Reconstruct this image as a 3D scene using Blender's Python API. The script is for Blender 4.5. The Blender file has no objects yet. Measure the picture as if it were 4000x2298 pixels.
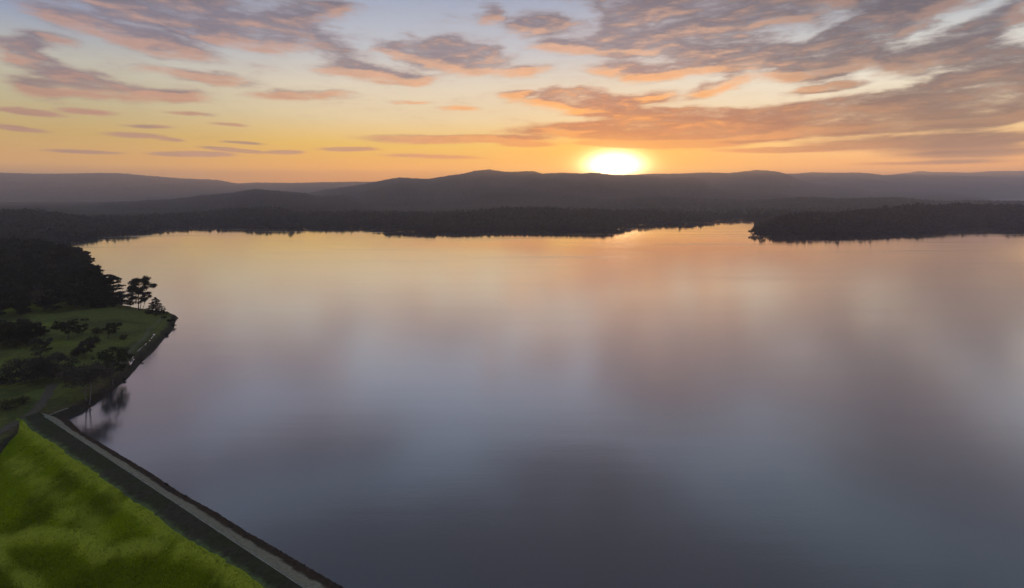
import bpy, math, random
import numpy as np

random.seed(7)
RNG = np.random.default_rng(11)
scene = bpy.context.scene
COL = scene.collection
PI = math.pi

# ------------------------------------------------------------------ camera
H = 95.0            # drone height above the lake, metres
F = 2200.0          # focal length in photo pixels (photo is 4000 wide)
HY = 750.0          # photo row of the horizon
cam = bpy.data.cameras.new("camera")
cam.sensor_width = 36.0
cam.lens = F / 4000.0 * 36.0
cam.shift_y = -(1149.0 - HY) / 4000.0
cam.clip_start = 0.5
cam.clip_end = 120000.0
camo = bpy.data.objects.new("camera", cam)
camo.location = (0, 0, H)
camo.rotation_euler = (PI / 2, 0, 0)
COL.objects.link(camo)
scene.camera = camo

scene.view_settings.view_transform = 'Standard'
scene.view_settings.look = 'None'
scene.view_settings.exposure = 0.0
scene.view_settings.gamma = 1.0
scene.cycles.use_denoising = True
scene.cycles.max_bounces = 5
scene.cycles.diffuse_bounces = 2
scene.cycles.glossy_bounces = 3
scene.cycles.volume_bounces = 1
scene.cycles.sample_clamp_indirect = 6.0


def lin(r, g, b):
    f = lambda c: c / 12.92 if c <= 0.04045 else ((c + 0.055) / 1.055) ** 2.4
    return (f(r / 255.0), f(g / 255.0), f(b / 255.0), 1.0)


class NT:
    """small helper round a node tree"""
    def __init__(self, tree):
        self.t = tree
        tree.nodes.clear()

    def n(self, kind, **kw):
        nd = self.t.nodes.new(kind)
        for k, v in kw.items():
            setattr(nd, k, v)
        return nd

    def put(self, sock, v):
        if hasattr(v, 'is_output') or isinstance(v, bpy.types.NodeSocket):
            self.t.links.new(v, sock)
        else:
            sock.default_value = v

    def math(self, op, a, b=None, c=None, clamp=False):
        nd = self.n('ShaderNodeMath', operation=op, use_clamp=clamp)
        self.put(nd.inputs[0], a)
        if b is not None: self.put(nd.inputs[1], b)
        if c is not None: self.put(nd.inputs[2], c)
        return nd.outputs[0]

    def smooth(self, x, lo, hi, a=0.0, b=1.0, kind='SMOOTHSTEP'):
        nd = self.n('ShaderNodeMapRange', interpolation_type=kind)
        self.put(nd.inputs[0], x)
        for i, v in enumerate((lo, hi, a, b)):
            self.put(nd.inputs[i + 1], v)
        return nd.outputs[0]

    def ramp(self, x, stops, interp='LINEAR'):
        nd = self.n('ShaderNodeValToRGB')
        cr = nd.color_ramp
        cr.interpolation = interp
        while len(cr.elements) < len(stops):
            cr.elements.new(1.0)
        for e, (p, c) in zip(cr.elements, stops):
            e.position = p
        for e, (p, c) in zip(cr.elements, stops):
            e.color = c
        self.put(nd.inputs[0], x)
        return nd.outputs[0]

    def mix(self, fac, a, b, mode='MIX'):
        nd = self.n('ShaderNodeMix', data_type='RGBA', blend_type=mode)
        self.put(nd.inputs[0], fac)
        self.put(nd.inputs[6], a)
        self.put(nd.inputs[7], b)
        return nd.outputs[2]

    def noise(self, vec, scale, detail=4.0, rough=0.55, out=0, dist=0.0):
        nd = self.n('ShaderNodeTexNoise', noise_dimensions='3D')
        if vec is not None: self.put(nd.inputs['Vector'], vec)
        nd.inputs['Scale'].default_value = scale
        nd.inputs['Detail'].default_value = detail
        nd.inputs['Roughness'].default_value = rough
        nd.inputs['Distortion'].default_value = dist
        return nd.outputs[out]

    def mapping(self, vec, loc=(0, 0, 0), rot=(0, 0, 0), scale=(1, 1, 1), kind='POINT'):
        nd = self.n('ShaderNodeMapping', vector_type=kind)
        self.put(nd.inputs['Vector'], vec)
        nd.inputs['Location'].default_value = loc
        nd.inputs['Rotation'].default_value = rot
        nd.inputs['Scale'].default_value = scale
        return nd.outputs[0]

    def vmath(self, op, a, b=None):
        nd = self.n('ShaderNodeVectorMath', operation=op)
        self.put(nd.inputs[0], a)
        if b is not None: self.put(nd.inputs[1], b)
        return nd.outputs[0]


# ------------------------------------------------------------------ sky
SUN_AZ = math.atan(400.0 / F)
SUN_V = (HY - 650.0) / F

# cloud masses of this evening's sky: direction (photo columns / rows turned into azimuth and
# elevation), half width, half height, tilt in degrees (positive = falls to the right), weight
CLOUDS = [
    (718, 66, 640, 100, 3, 1.15), (635, 182, 280, 48, 10, 1.1), (940, 140, 280, 62, 6, 1.0), (300, 90, 250, 45, 6, .75),
    (140, 150, 200, 42, 0, .85), (80, 205, 170, 42, 14, .9), (220, 272, 260, 36, 8, .9),
    (400, 352, 350, 40, 2, 1.2), (720, 372, 160, 28, 0, .9), (130, 352, 140, 42, 6, .8),
    (800, 302, 280, 26, 4, .95), (110, 437, 160, 15, 3, .9), (331, 434, 140, 13, 0, .65), (745, 442, 120, 10, 0, .6),
    (70, 503, 140, 12, 4, .8), (520, 525, 140, 13, 0, .75), (665, 544, 80, 9, 3, .75), (580, 492, 130, 8, 0, .6), (895, 486, 80, 8, 2, .65),
    (330, 592, 190, 8, 0, .85), (757, 603, 180, 11, -1, 1.1), (917, 587, 150, 9, 3, 1.0), (1121, 594, 90, 9, 0, .9), (950, 558, 100, 6, 2, .65),
    (1180, 370, 250, 24, -3, .95), (1160, 60, 190, 80, 6, .85), (1330, 200, 140, 60, 10, .75), (1280, 20, 150, 40, 0, .6),
    (1913, 50, 90, 48, 10, .8), (2117, 99, 150, 62, 4, 1.15),
    (1770, 225, 280, 72, 6, 1.1), (1825, 188, 180, 50, 0, .8), (1600, 212, 150, 34, 6, .85),
    (1438, 285, 260, 38, 3, 1.15), (1604, 309, 150, 26, 0, .8), (2084, 282, 130, 27, -3, .85), (1560, 130, 60, 18, 0, .4),
    (2184, 182, 160, 36, 0, .95), (2400, 182, 210, 60, 2, 1.2), (2543, 83, 300, 115, -8, 1.1),
    (2432, 271, 190, 35, 2, 1.15), (2640, 280, 220, 36, -8, 1.1),
    (2211, 356, 170, 22, 0, 1.0), (2239, 392, 290, 30, 0, 1.2), (2018, 367, 90, 18, -8, .8), (2400, 436, 320, 28, 2, 1.1), (2543, 381, 140, 30, -5, .75),
    (2330, 500, 420, 34, -2, 1.35), (2590, 540, 360, 46, 2, 1.35),
    (1687, 544, 320, 20, 0, 1.15), (1963, 544, 220, 17, 1, 1.0), (2057, 565, 130, 11, 0, .9),
    (1366, 583, 130, 11, -1, .85), (1687, 612, 220, 9, 1, .75), (1615, 398, 90, 9, 0, .5), (1797, 425, 100, 10, 3, .5),
    (2876, 221, 350, 72, 4, 1.25), (2766, 55, 520, 125, 0, 1.2), (3318, 200, 300, 100, -18, 1.35), (3484, 66, 420, 85, -14, 1.1),
    (3815, 110, 380, 58, -18, 1.2), (3705, 225, 330, 62, -7, 1.25), (3920, 280, 280, 90, -6, 1.3), (3125, 287, 220, 28, 0, .9),
    (2810, 342, 140, 32, -16, 1.0), (3219, 348, 190, 19, -3, 1.25),
    (2655, 453, 230, 42, 0, 1.1), (2987, 458, 430, 46, -2, 1.35), (3318, 431, 380, 60, -4, 1.35), (3649, 375, 380, 66, -10, 1.4), (3925, 414, 280, 80, -5, 1.3),
    (2766, 513, 360, 58, 0, 1.4), (3097, 497, 380, 52, 0, 1.15), (3594, 480, 430, 46, -2, 1.1), (3815, 541, 380, 36, 0, 1.05), (3428, 563, 480, 30, 0, 1.0),
    (3760, 596, 430, 28, 0, .9), (3042, 585, 280, 13, 0, .8), (3650, 635, 380, 10, 0, .55),
    # above the photograph's frame, seen only in the lake
    (420, -170, 620, 130, 4, 1.1), (1200, -240, 560, 130, 0, 1.15), (2250, -330, 420, 120, 0, 1.2), (2560, -60, 330, 90, -6, 1.1),
    (2500, 563, 330, 15, 2, .75), (3500, -120, 700, 110, -10, 1.2), (3700, -420, 800, 150, -6, 1.3), (1500, -620, 900, 200, 0, 1.3), (2700, -700, 800, 200, 0, 1.2), (300, -520, 700, 160, 0, 1.2),
]


def px_az(px): return math.atan((px - 2000.0) / F)
def px_v(px, py): return (HY - py) / F * math.cos(px_az(px))


def cloud_group():
    g = bpy.data.node_groups.new("cloud_masses", 'ShaderNodeTree')
    g.interface.new_socket("Vector", in_out='INPUT', socket_type='NodeSocketVector')
    g.interface.new_socket("Mass", in_out='OUTPUT', socket_type='NodeSocketFloat')
    T = NT(g)
    gi = T.n('NodeGroupInput'); go = T.n('NodeGroupOutput')
    acc = None
    for (cx, cy, rx, ry, tilt, w) in CLOUDS:
        a = px_az(cx); c = math.cos(a)
        sx = rx / F * c * c          # azimuth shrinks towards the sides of a flat photograph
        sy = ry / F * c
        vec = T.mapping(gi.outputs[0], (a, px_v(cx, cy), 0), (0, 0, -math.radians(tilt)), (sx * 1.12, sy * 1.22, 1), 'TEXTURE')
        gr = T.n('ShaderNodeTexGradient', gradient_type='SPHERICAL')
        T.put(gr.inputs[0], vec)
        k = 2.3 if ry < 17 else 1.5
        acc = T.math('MULTIPLY_ADD', gr.outputs['Fac'], w * k, acc if acc is not None else 0.0)
    # overhead and behind: loose banks of cloud
    sep = T.n('ShaderNodeSeparateXYZ'); T.put(sep.inputs[0], gi.outputs[0])
    rest = T.noise(T.mapping(gi.outputs[0], (3.1, 1.7, 0), (0, 0, 0), (2.2, 3.6, 1)), 1.0, 2.0)
    rest = T.smooth(rest, .42, .62, 0, 1.0)
    high = T.smooth(sep.outputs[1], .42, .62)
    side = T.smooth(T.math('ABSOLUTE', sep.outputs[0]), .82, 1.05)
    acc = T.math('MULTIPLY_ADD', rest, T.math('MAXIMUM', high, side), acc)
    T.put(go.inputs[0], acc)
    return g


def build_world():
    w = bpy.data.worlds.new("World")
    scene.world = w
    w.use_nodes = True
    T = NT(w.node_tree)
    tc = T.n('ShaderNodeTexCoord')
    sep = T.n('ShaderNodeSeparateXYZ'); T.put(sep.inputs[0], tc.outputs['Generated'])
    x, y, z = sep.outputs
    az = T.math('ARCTAN2', x, y)
    hor = T.math('SQRT', T.math('ADD', T.math('MULTIPLY', x, x), T.math('MULTIPLY', y, y)))
    v = T.math('DIVIDE', z, T.math('MAXIMUM', hor, 0.02))
    v = T.math('MAXIMUM', v, -0.05)
    cmb = T.n('ShaderNodeCombineXYZ'); T.put(cmb.inputs[0], az); T.put(cmb.inputs[1], v)
    p = cmb.outputs[0]

    # clear sky, three bearings
    vs = T.math('MULTIPLY', v, 1 / 0.9)
    P = lambda py: (HY - py) / F / 0.9
    left = T.ramp(vs, [(0.0, lin(196, 138, 66)), (P(650), lin(200, 148, 62)), (P(560), lin(188, 158, 84)), (P(460), lin(180, 172, 134)),
                       (P(340), lin(180, 180, 168)), (P(200), lin(136, 152, 178)), (P(0), lin(116, 132, 164)), (P(-300), lin(104, 112, 132)), (P(-620), lin(62, 74, 92)), (1.0, lin(42, 54, 70))])
    mid = T.ramp(vs, [(0.0, lin(236, 138, 24)), (P(660), lin(228, 152, 8)), (P(570), lin(224, 180, 60)), (P(470), lin(218, 198, 154)),
                      (P(350), lin(214, 204, 182)), (P(200), lin(182, 188, 196)), (P(0), lin(148, 163, 188)), (P(-300), lin(100, 122, 146)), (P(-620), lin(46, 70, 90)), (1.0, lin(34, 52, 70))])
    right = T.ramp(vs, [(0.0, lin(226, 138, 70)), (P(660), lin(236, 158, 66)), (P(570), lin(248, 200, 126)), (P(470), lin(232, 214, 176)),
                        (P(330), lin(226, 226, 214)), (P(180), lin(176, 184, 192)), (P(0), lin(126, 140, 160)), (P(-300), lin(84, 110, 126)), (P(-620), lin(52, 74, 90)), (1.0, lin(38, 52, 68))])
    fl = T.smooth(az, px_az(60), px_az(1500))
    fr = T.smooth(az, px_az(2300), px_az(3500))
    sky = T.mix(fr, T.mix(fl, left, mid), right)
    # behind the camera the sky is a dull blue grey
    back = T.smooth(y, 0.15, -0.4)
    sky = T.mix(back, sky, T.ramp(vs, [(0, lin(120, 112, 124)), (.3, lin(116, 126, 150)), (1, lin(98, 114, 142))]))

    # wind-torn coordinates for the clouds
    wn = T.n('ShaderNodeTexNoise', noise_dimensions='3D')
    T.put(wn.inputs['Vector'], T.mapping(p, (0.3, 0, 0), (0, 0, 0), (9, 26, 1)))
    wn.inputs['Scale'].default_value = 1.0; wn.inputs['Detail'].default_value = 4.0; wn.inputs['Roughness'].default_value = .6
    off = T.vmath('MULTIPLY', T.vmath('SUBTRACT', wn.outputs['Color'], (0.5, 0.5, 0.5)), (0.11, 0.027, 0))
    sc = T.n('ShaderNodeVectorMath', operation='SCALE'); T.put(sc.inputs[0], off)
    T.put(sc.inputs['Scale'], T.smooth(v, .03, .26, .22, 1.0)); off = sc.outputs[0]
    pw = T.vmath('ADD', p, off)
    cg = cloud_group()
    m0 = T.n('ShaderNodeGroup', node_tree=cg); T.put(m0.inputs[0], pw)
    pb = T.vmath('ADD', pw, (0.004, -0.0135, 0))
    m1 = T.n('ShaderNodeGroup', node_tree=cg); T.put(m1.inputs[0], pb)
    fine = T.noise(T.mapping(p, (1.3, 0.2, 0), (0, 0, .12), (11, 44, 1)), 1.0, 7.0, .60, dist=.25)
    fine2 = T.noise(T.mapping(p, (4.3, 2.2, 0), (0, 0, -.1), (44, 150, 1)), 1.0, 5.0, .6)
    nn = T.math('ADD', T.math('MULTIPLY', T.math('SUBTRACT', fine, .5), 1.85), T.math('MULTIPLY', T.math('SUBTRACT', fine2, .5), .62))
    pf = T.vmath('ADD', p, (0.004, -0.0105, 0))
    fineb = T.noise(T.mapping(pf, (1.3, 0.2, 0), (0, 0, .12), (11, 44, 1)), 1.0, 5.0, .60, dist=.25)
    nb = T.math('MULTIPLY', T.math('SUBTRACT', fineb, .5), 1.85)
    base = T.math('MINIMUM', m0.outputs[0], .92)
    small = T.smooth(v, .03, .16, .35, 1.0)
    d0 = T.math('ADD', base, T.math('MULTIPLY', nn, small))
    d1 = T.math('ADD', T.math('MINIMUM', m1.outputs[0], .92), T.math('MULTIPLY', nb, small))
    cover = T.math('ADD', T.math('MULTIPLY', T.smooth(d0, .05, 1.05), .80), T.math('MULTIPLY', T.smooth(d0, -.15, .75, kind='LINEAR'), .20))
    # the low sun lights cloud from below: bright where there is little cloud beneath
    lit = T.smooth(T.math('SUBTRACT', d0, d1), -.16, .60)
    thin = T.smooth(d0, .95, .35)
    lit = T.math('MAXIMUM', lit, T.math('MULTIPLY', thin, .32))

    lit = T.math('MULTIPLY', lit, T.smooth(v, .06, .17, .38, 1.0))
    lit = T.math('MULTIPLY', lit, T.smooth(az, px_az(2750), px_az(3400), 1.0, .55))
    # nearness to the sun
    daz = T.math('DIVIDE', T.math('SUBTRACT', az, SUN_AZ), 1.0)
    dv = T.math('SUBTRACT', v, SUN_V)
    def halo(wx, wy, hi=1.0):
        r = T.math('SQRT', T.math('ADD', T.math('POWER', T.math('ABSOLUTE', T.math('DIVIDE', daz, wx)), 2.0),
                                  T.math('POWER', T.math('ABSOLUTE', T.math('DIVIDE', dv, wy)), 2.0)))
        return T.smooth(r, hi, 0.0)
    near = halo(.50, .20)
    wide = halo(.95, .40)
    lowv = T.smooth(v, .26, .05)
    shade = T.mix(lowv, T.mix(fr, lin(112, 110, 126), lin(70, 76, 94)), T.mix(fr, lin(132, 100, 96), lin(96, 66, 60)))
    shade = T.mix(T.smooth(v, .24, .48), shade, lin(36, 56, 78))
    shade = T.mix(T.smooth(v, .45, .62), shade, lin(32, 46, 62))
    shade = T.mix(T.math('POWER', near, .7), shade, lin(164, 66, 0))
    glow = T.mix(lowv, lin(222, 168, 138), lin(226, 160, 106))
    glow = T.mix(wide, T.mix(.55, glow, shade), T.mix(lowv, lin(232, 180, 138), lin(240, 170, 92)))
    glow = T.mix(T.smooth(v, .28, .48), glow, lin(62, 68, 82))
    glow = T.mix(T.smooth(v, .48, .64), glow, lin(44, 54, 66))
    glow = T.mix(T.math('POWER', near, .7), glow, lin(255, 160, 22))
    ccol = T.mix(lit, shade, glow)
    tone = T.noise(T.mapping(p, (7, 3, 0), (0, 0, .1), (7, 24, 1)), 1.0, 3.0)
    tone2 = T.noise(T.mapping(p, (2, 9, 0), (0, 0, .08), (30, 105, 1)), 1.0, 6.0, .68)
    tone = T.math('ADD', T.math('MULTIPLY', tone, .45), T.math('MULTIPLY', tone2, .55))
    ccol = T.mix(1.0, ccol, T.ramp(tone, [(.30, (.82, .82, .85, 1)), (.70, (1.20, 1.17, 1.14, 1))]), 'MULTIPLY')

    # sunset glow in the clear air
    yel = halo(.36, .072)
    sky = T.mix(T.math('MULTIPLY', yel, .95), sky, (.66, .295, .002, 1))
    def gauss(wx, wy, dy=0.0):
        a2 = T.math('POWER', T.math('ABSOLUTE', T.math('DIVIDE', daz, wx)), 2.0)
        b2 = T.math('POWER', T.math('ABSOLUTE', T.math('DIVIDE', T.math('SUBTRACT', dv, dy), wy)), 2.0)
        return T.math('EXPONENT', T.math('MULTIPLY', T.math('ADD', a2, b2), -1.0))
    g0 = gauss(.033, .017); g1 = gauss(.047, .022); g2 = gauss(.17, .050)
    opac = T.math('MULTIPLY', cover, T.smooth(g2, .1, 1, .95, .45))
    col = T.mix(opac, sky, ccol)
    gl = T.vmath('ADD', T.vmath('MULTIPLY', T.mix(g1, (0, 0, 0, 1), (3.8, 2.5, 1.2, 1)), (1, 1, 1)), T.mix(g2, (0, 0, 0, 1), (.30, .14, .004, 1)))
    gl = T.vmath('ADD', gl, T.mix(g0, (0, 0, 0, 1), (4.6, 3.6, 2.6, 1)))
    thru = T.n('ShaderNodeVectorMath', operation='SCALE'); T.put(thru.inputs[0], gl); T.put(thru.inputs['Scale'], T.smooth(cover, 0, 1, 1.0, .30))
    col = T.vmath('ADD', col, thru.outputs[0])
    # low sky lifted to offset the haze; then unseen sky boosted as fill
    air = T.math('EXPONENT', T.math('DIVIDE', .036, T.math('MAXIMUM', v, .040)))
    ab = T.n('ShaderNodeVectorMath', operation='SCALE'); T.put(ab.inputs[0], col); T.put(ab.inputs['Scale'], air); col = ab.outputs[0]
    boost = T.math('MAXIMUM', T.smooth(v, .85, 1.6, 1.0, 5.6), T.smooth(y, .1, -.5, 1.0, 3.2))  # added fill: sky overhead and behind brightened to light land and haze
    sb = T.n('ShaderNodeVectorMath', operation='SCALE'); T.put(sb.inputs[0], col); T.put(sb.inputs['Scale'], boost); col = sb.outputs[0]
    # below the horizon: dark land colour
    col = T.mix(T.smooth(v, -0.002, -0.03), col, lin(70, 60, 60))
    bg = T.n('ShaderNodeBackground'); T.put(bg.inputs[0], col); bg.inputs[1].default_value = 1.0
    # faint contribution of the physical twilight sky
    ns = T.n('ShaderNodeTexSky', sky_type='NISHITA')
    ns.sun_disc = False; ns.sun_elevation = math.radians(1.8); ns.sun_rotation = SUN_AZ
    bg2 = T.n('ShaderNodeBackground'); T.put(bg2.inputs[0], ns.outputs[0]); bg2.inputs[1].default_value = 0.01
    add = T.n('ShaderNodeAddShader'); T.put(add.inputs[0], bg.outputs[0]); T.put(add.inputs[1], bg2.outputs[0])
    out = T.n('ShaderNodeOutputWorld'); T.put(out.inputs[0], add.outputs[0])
    w.cycles.sampling_method = 'MANUAL'
    w.cycles.sample_map_resolution = 1024


build_world()

sl = bpy.data.lights.new("sun", 'SUN')
sl.energy = 2.5
sl.angle = math.radians(0.5)
sl.color = (1.0, .52, .18)
slo = bpy.data.objects.new("sun", sl)
# the lamp shines from low over the far ridge towards the camera
sun_el = math.radians(2.15)
slo.rotation_euler = (PI / 2 - sun_el, 0, -SUN_AZ + PI)
COL.objects.link(slo)


# ------------------------------------------------------------------ mesh helpers
def tag(o, label=None, cat=None, group=None, kind=None):
    if label: o['label'] = label
    if cat: o['category'] = cat
    if group: o['group'] = group
    if kind: o['kind'] = kind
    return o


def raw_mesh(name, V, F, mat=None, smooth=False, attrs=None, k=None):
    V = np.asarray(V, dtype=np.float32); F = np.asarray(F, dtype=np.int32)
    k = F.shape[1]
    me = bpy.data.meshes.new(name)
    me.vertices.add(len(V)); me.vertices.foreach_set('co', V.ravel())
    me.loops.add(F.size); me.loops.foreach_set('vertex_index', F.ravel())
    me.polygons.add(len(F))
    me.polygons.foreach_set('loop_start', np.arange(0, F.size, k, dtype=np.int32))
    me.polygons.foreach_set('use_smooth', np.full(len(F), smooth, dtype=bool))
    if attrs:
        for an, arr in attrs.items():
            at = me.attributes.new(an, 'FLOAT', 'POINT')
            at.data.foreach_set('value', np.asarray(arr, dtype=np.float32).ravel())
    me.update(calc_edges=True)
    me.validate()
    if mat: me.materials.append(mat)
    return me


def obj(name, me, parent=None, loc=(0, 0, 0)):
    o = bpy.data.objects.new(name, me)
    o.location = loc
    if parent: o.parent = parent
    COL.objects.link(o)
    return o


def grid_faces(nr, nc, mask=None):
    i = np.arange(nr - 1)[:, None] * nc + np.arange(nc - 1)[None, :]
    f = np.stack([i, i + 1, i + nc + 1, i + nc], -1).reshape(-1, 4)
    if mask is not None:
        f = f[mask.reshape(-1)[f].any(axis=1)]
    return f


def compact(V, Fc, attrs=None):
    used = np.unique(Fc)
    m = np.full(len(V), -1, dtype=np.int64); m[used] = np.arange(len(used))
    return V[used], m[Fc], ({k: a[used] for k, a in attrs.items()} if attrs else None)


def vnoise(x, y, seed=0):
    """value noise on numpy arrays"""
    xi = np.floor(x).astype(np.int64); yi = np.floor(y).astype(np.int64)
    fx = x - xi; fy = y - yi
    fx = fx * fx * (3 - 2 * fx); fy = fy * fy * (3 - 2 * fy)
    def h(a, b):
        n = (a * 374761393 + b * 668265263 + seed * 974634777) & 0x7fffffff
        n = ((n ^ (n >> 13)) * 1274126177) & 0x7fffffff
        return ((n ^ (n >> 16)) & 0xffff) / 65535.0
    return (h(xi, yi) * (1 - fx) + h(xi + 1, yi) * fx) * (1 - fy) + (h(xi, yi + 1) * (1 - fx) + h(xi + 1, yi + 1) * fx) * fy


def fbm(x, y, seed=0, oct=4):
    s = 0; a = .5
    for o in range(oct):
        s = s + a * vnoise(x * 2 ** o + 13.7 * o, y * 2 ** o - 7.1 * o, seed + o)
        a *= .5
    return s / (1 - .5 ** oct)


def sst(x, a, b):
    t = np.clip((x - a) / (b - a), 0, 1)
    return t * t * (3 - 2 * t)


def P(px, py, z=0.0):
    """point of the level plane z seen in this direction"""
    D = (H - z) * F / (py - HY)
    return np.array([(px - 2000.0) / F * D, D])


# ------------------------------------------------------------------ materials
def mat(name):
    m = bpy.data.materials.new(name); m.use_nodes = True
    T = NT(m.node_tree)
    out = T.n('ShaderNodeOutputMaterial')
    return m, T, out


def foliage(name, dark, light, scale=.25):
    m, T, out = mat(name)
    geo = T.n('ShaderNodeNewGeometry')
    oi = T.n('ShaderNodeObjectInfo')
    n = T.noise(geo.outputs['Position'], scale, 3.0, .6)
    f = T.math('ADD', T.math('MULTIPLY', n, .75), T.math('MULTIPLY', geo.outputs['Random Per Island'], .30))
    c = T.ramp(f, [(.3, dark), (.78, light)])
    tint = T.ramp(oi.outputs['Random'], [(0, (.62, .66, .62, 1)), (.5, (1, 1, 1, 1)), (1, (1.6, 1.45, 1.15, 1))])
    c = T.mix(1.0, c, tint, 'MULTIPLY')
    b = T.n('ShaderNodeBsdfPrincipled'); T.put(b.inputs['Base Color'], c)
    b.inputs['Roughness'].default_value = .75
    b.inputs['Specular IOR Level'].default_value = .2
    T.put(out.inputs[0], b.outputs[0])
    return m


M_LEAF_DARK = foliage("dark_foliage", (.010, .012, .007, 1), (.028, .032, .018, 1))
M_LEAF_OLIVE = foliage("olive_foliage", (.016, .019, .006, 1), (.042, .046, .014, 1))
M_LEAF_MAUVE = foliage("twiggy_foliage", (.022, .019, .014, 1), (.052, .046, .032, 1))
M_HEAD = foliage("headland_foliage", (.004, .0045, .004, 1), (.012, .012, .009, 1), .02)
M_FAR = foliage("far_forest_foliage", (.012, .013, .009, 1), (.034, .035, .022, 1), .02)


def bark(name, c1, c2):
    m, T, out = mat(name)
    geo = T.n('ShaderNodeNewGeometry')
    n = T.noise(T.mapping(geo.outputs['Position'], scale=(1, 1, .25)), 2.2, 5.0, .65)
    b = T.n('ShaderNodeBsdfPrincipled'); T.put(b.inputs['Base Color'], T.ramp(n, [(.3, c1), (.7, c2)]))
    b.inputs['Roughness'].default_value = .9
    T.put(out.inputs[0], b.outputs[0])
    return m


M_BARK = bark("dark_bark", (.020, .016, .012, 1), (.055, .046, .036, 1))
M_PALE = bark("pale_gum_bark", (.045, .038, .029, 1), (.13, .11, .085, 1))


def hill_mat(name, c1, c2, s):
    m, T, out = mat(name)
    geo = T.n('ShaderNodeNewGeometry')
    n = T.noise(geo.outputs['Position'], s, 6.0, .7)
    n2 = T.noise(geo.outputs['Position'], s * 14, 3.0, .6)
    f = T.math('ADD', T.math('MULTIPLY', n, .6), T.math('MULTIPLY', n2, .4))
    b = T.n('ShaderNodeBsdfPrincipled'); T.put(b.inputs['Base Color'], T.ramp(f, [(.32, c1), (.68, c2)]))
    b.inputs['Roughness'].default_value = .95; b.inputs['Specular IOR Level'].default_value = .05
    T.put(out.inputs[0], b.outputs[0])
    return m


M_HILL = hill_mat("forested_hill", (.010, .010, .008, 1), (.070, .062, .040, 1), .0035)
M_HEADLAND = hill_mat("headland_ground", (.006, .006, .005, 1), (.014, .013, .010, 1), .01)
M_PLAIN = hill_mat("farmland_and_trees", (.02, .02, .015, 1), (.10, .088, .058, 1), .006)


def water_mat():
    m, T, out = mat("lake_water")
    geo = T.n('ShaderNodeNewGeometry')
    pos = geo.outputs['Position']
    sep = T.n('ShaderNodeSeparateXYZ'); T.put(sep.inputs[0], pos)
    # wind: calm under the far shores, gently ruffled in the open and by the dam
    streak = T.noise(T.mapping(pos, rot=(0, 0, .10), scale=(.0022, .030, 1)), 1.0, 4.0, .6)
    broad = T.noise(T.mapping(pos, (3, 1, 0), scale=(.0016, .0045, 1)), 1.0, 3.0, .5)
    calm = T.smooth(sep.outputs[1], 380, 1250)
    rough = T.math('ADD', T.smooth(calm, 0, 1, .15, .045, 'LINEAR'),
                   T.math('MULTIPLY', T.smooth(streak, .50, .72), T.smooth(calm, 0, 1, .02, .13)))
    rough = T.math('ADD', rough, T.math('MULTIPLY', T.math('SUBTRACT', broad, .5), .10))
    rough = T.math('MAXIMUM', rough, .02)
    wave = T.noise(T.mapping(pos, scale=(.35, .9, 1)), 1.0, 3.0, .6)
    swell = T.noise(T.mapping(pos, scale=(.03, .12, 1)), 1.0, 2.0, .5)
    lanes = T.noise(T.mapping(pos, (0, 7, 0), rot=(0, 0, .06), scale=(.005, .055, 1)), 1.0, 3.0, .55)
    hgt = T.math('ADD', T.math('ADD', T.math('MULTIPLY', wave, .045), T.math('MULTIPLY', swell, .06)), T.math('MULTIPLY', lanes, .13))
    bump = T.n('ShaderNodeBump'); T.put(bump.inputs['Height'], hgt)
    bump.inputs['Strength'].default_value = .26; bump.inputs['Distance'].default_value = 1.0
    fr = T.n('ShaderNodeFresnel'); fr.inputs['IOR'].default_value = 1.33
    fac = T.math('POWER', fr.outputs[0], .22)
    gl = T.n('ShaderNodeBsdfGlossy', distribution='GGX')
    gl.inputs['Color'].default_value = (1, 1, 1, 1)
    T.put(gl.inputs['Roughness'], rough); T.put(gl.inputs['Normal'], bump.outputs[0])
    df = T.n('ShaderNodeBsdfDiffuse'); df.inputs['Color'].default_value = (.006, .014, .020, 1)
    mx = T.n('ShaderNodeMixShader'); T.put(mx.inputs[0], fac); T.put(mx.inputs[1], df.outputs[0]); T.put(mx.inputs[2], gl.outputs[0])
    T.put(out.inputs[0], mx.outputs[0])
    return m


M_WATER = water_mat()

# ------------------------------------------------------------------ dam axis, lake and lake bed
A = P(264, 1633)                     # where the dam meets the natural shore
B = P(1330, 2298)
DD = (B - A) / np.linalg.norm(B - A)   # along the dam
NN = np.array([DD[1], -DD[0]])         # downstream
if NN[1] > 0: NN = -NN


def ts(x, y):
    rx, ry = x - A[0], y - A[1]
    return rx * DD[0] + ry * DD[1], rx * NN[0] + ry * NN[1]


def W(t, s): return A + DD * t + NN * s


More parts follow.
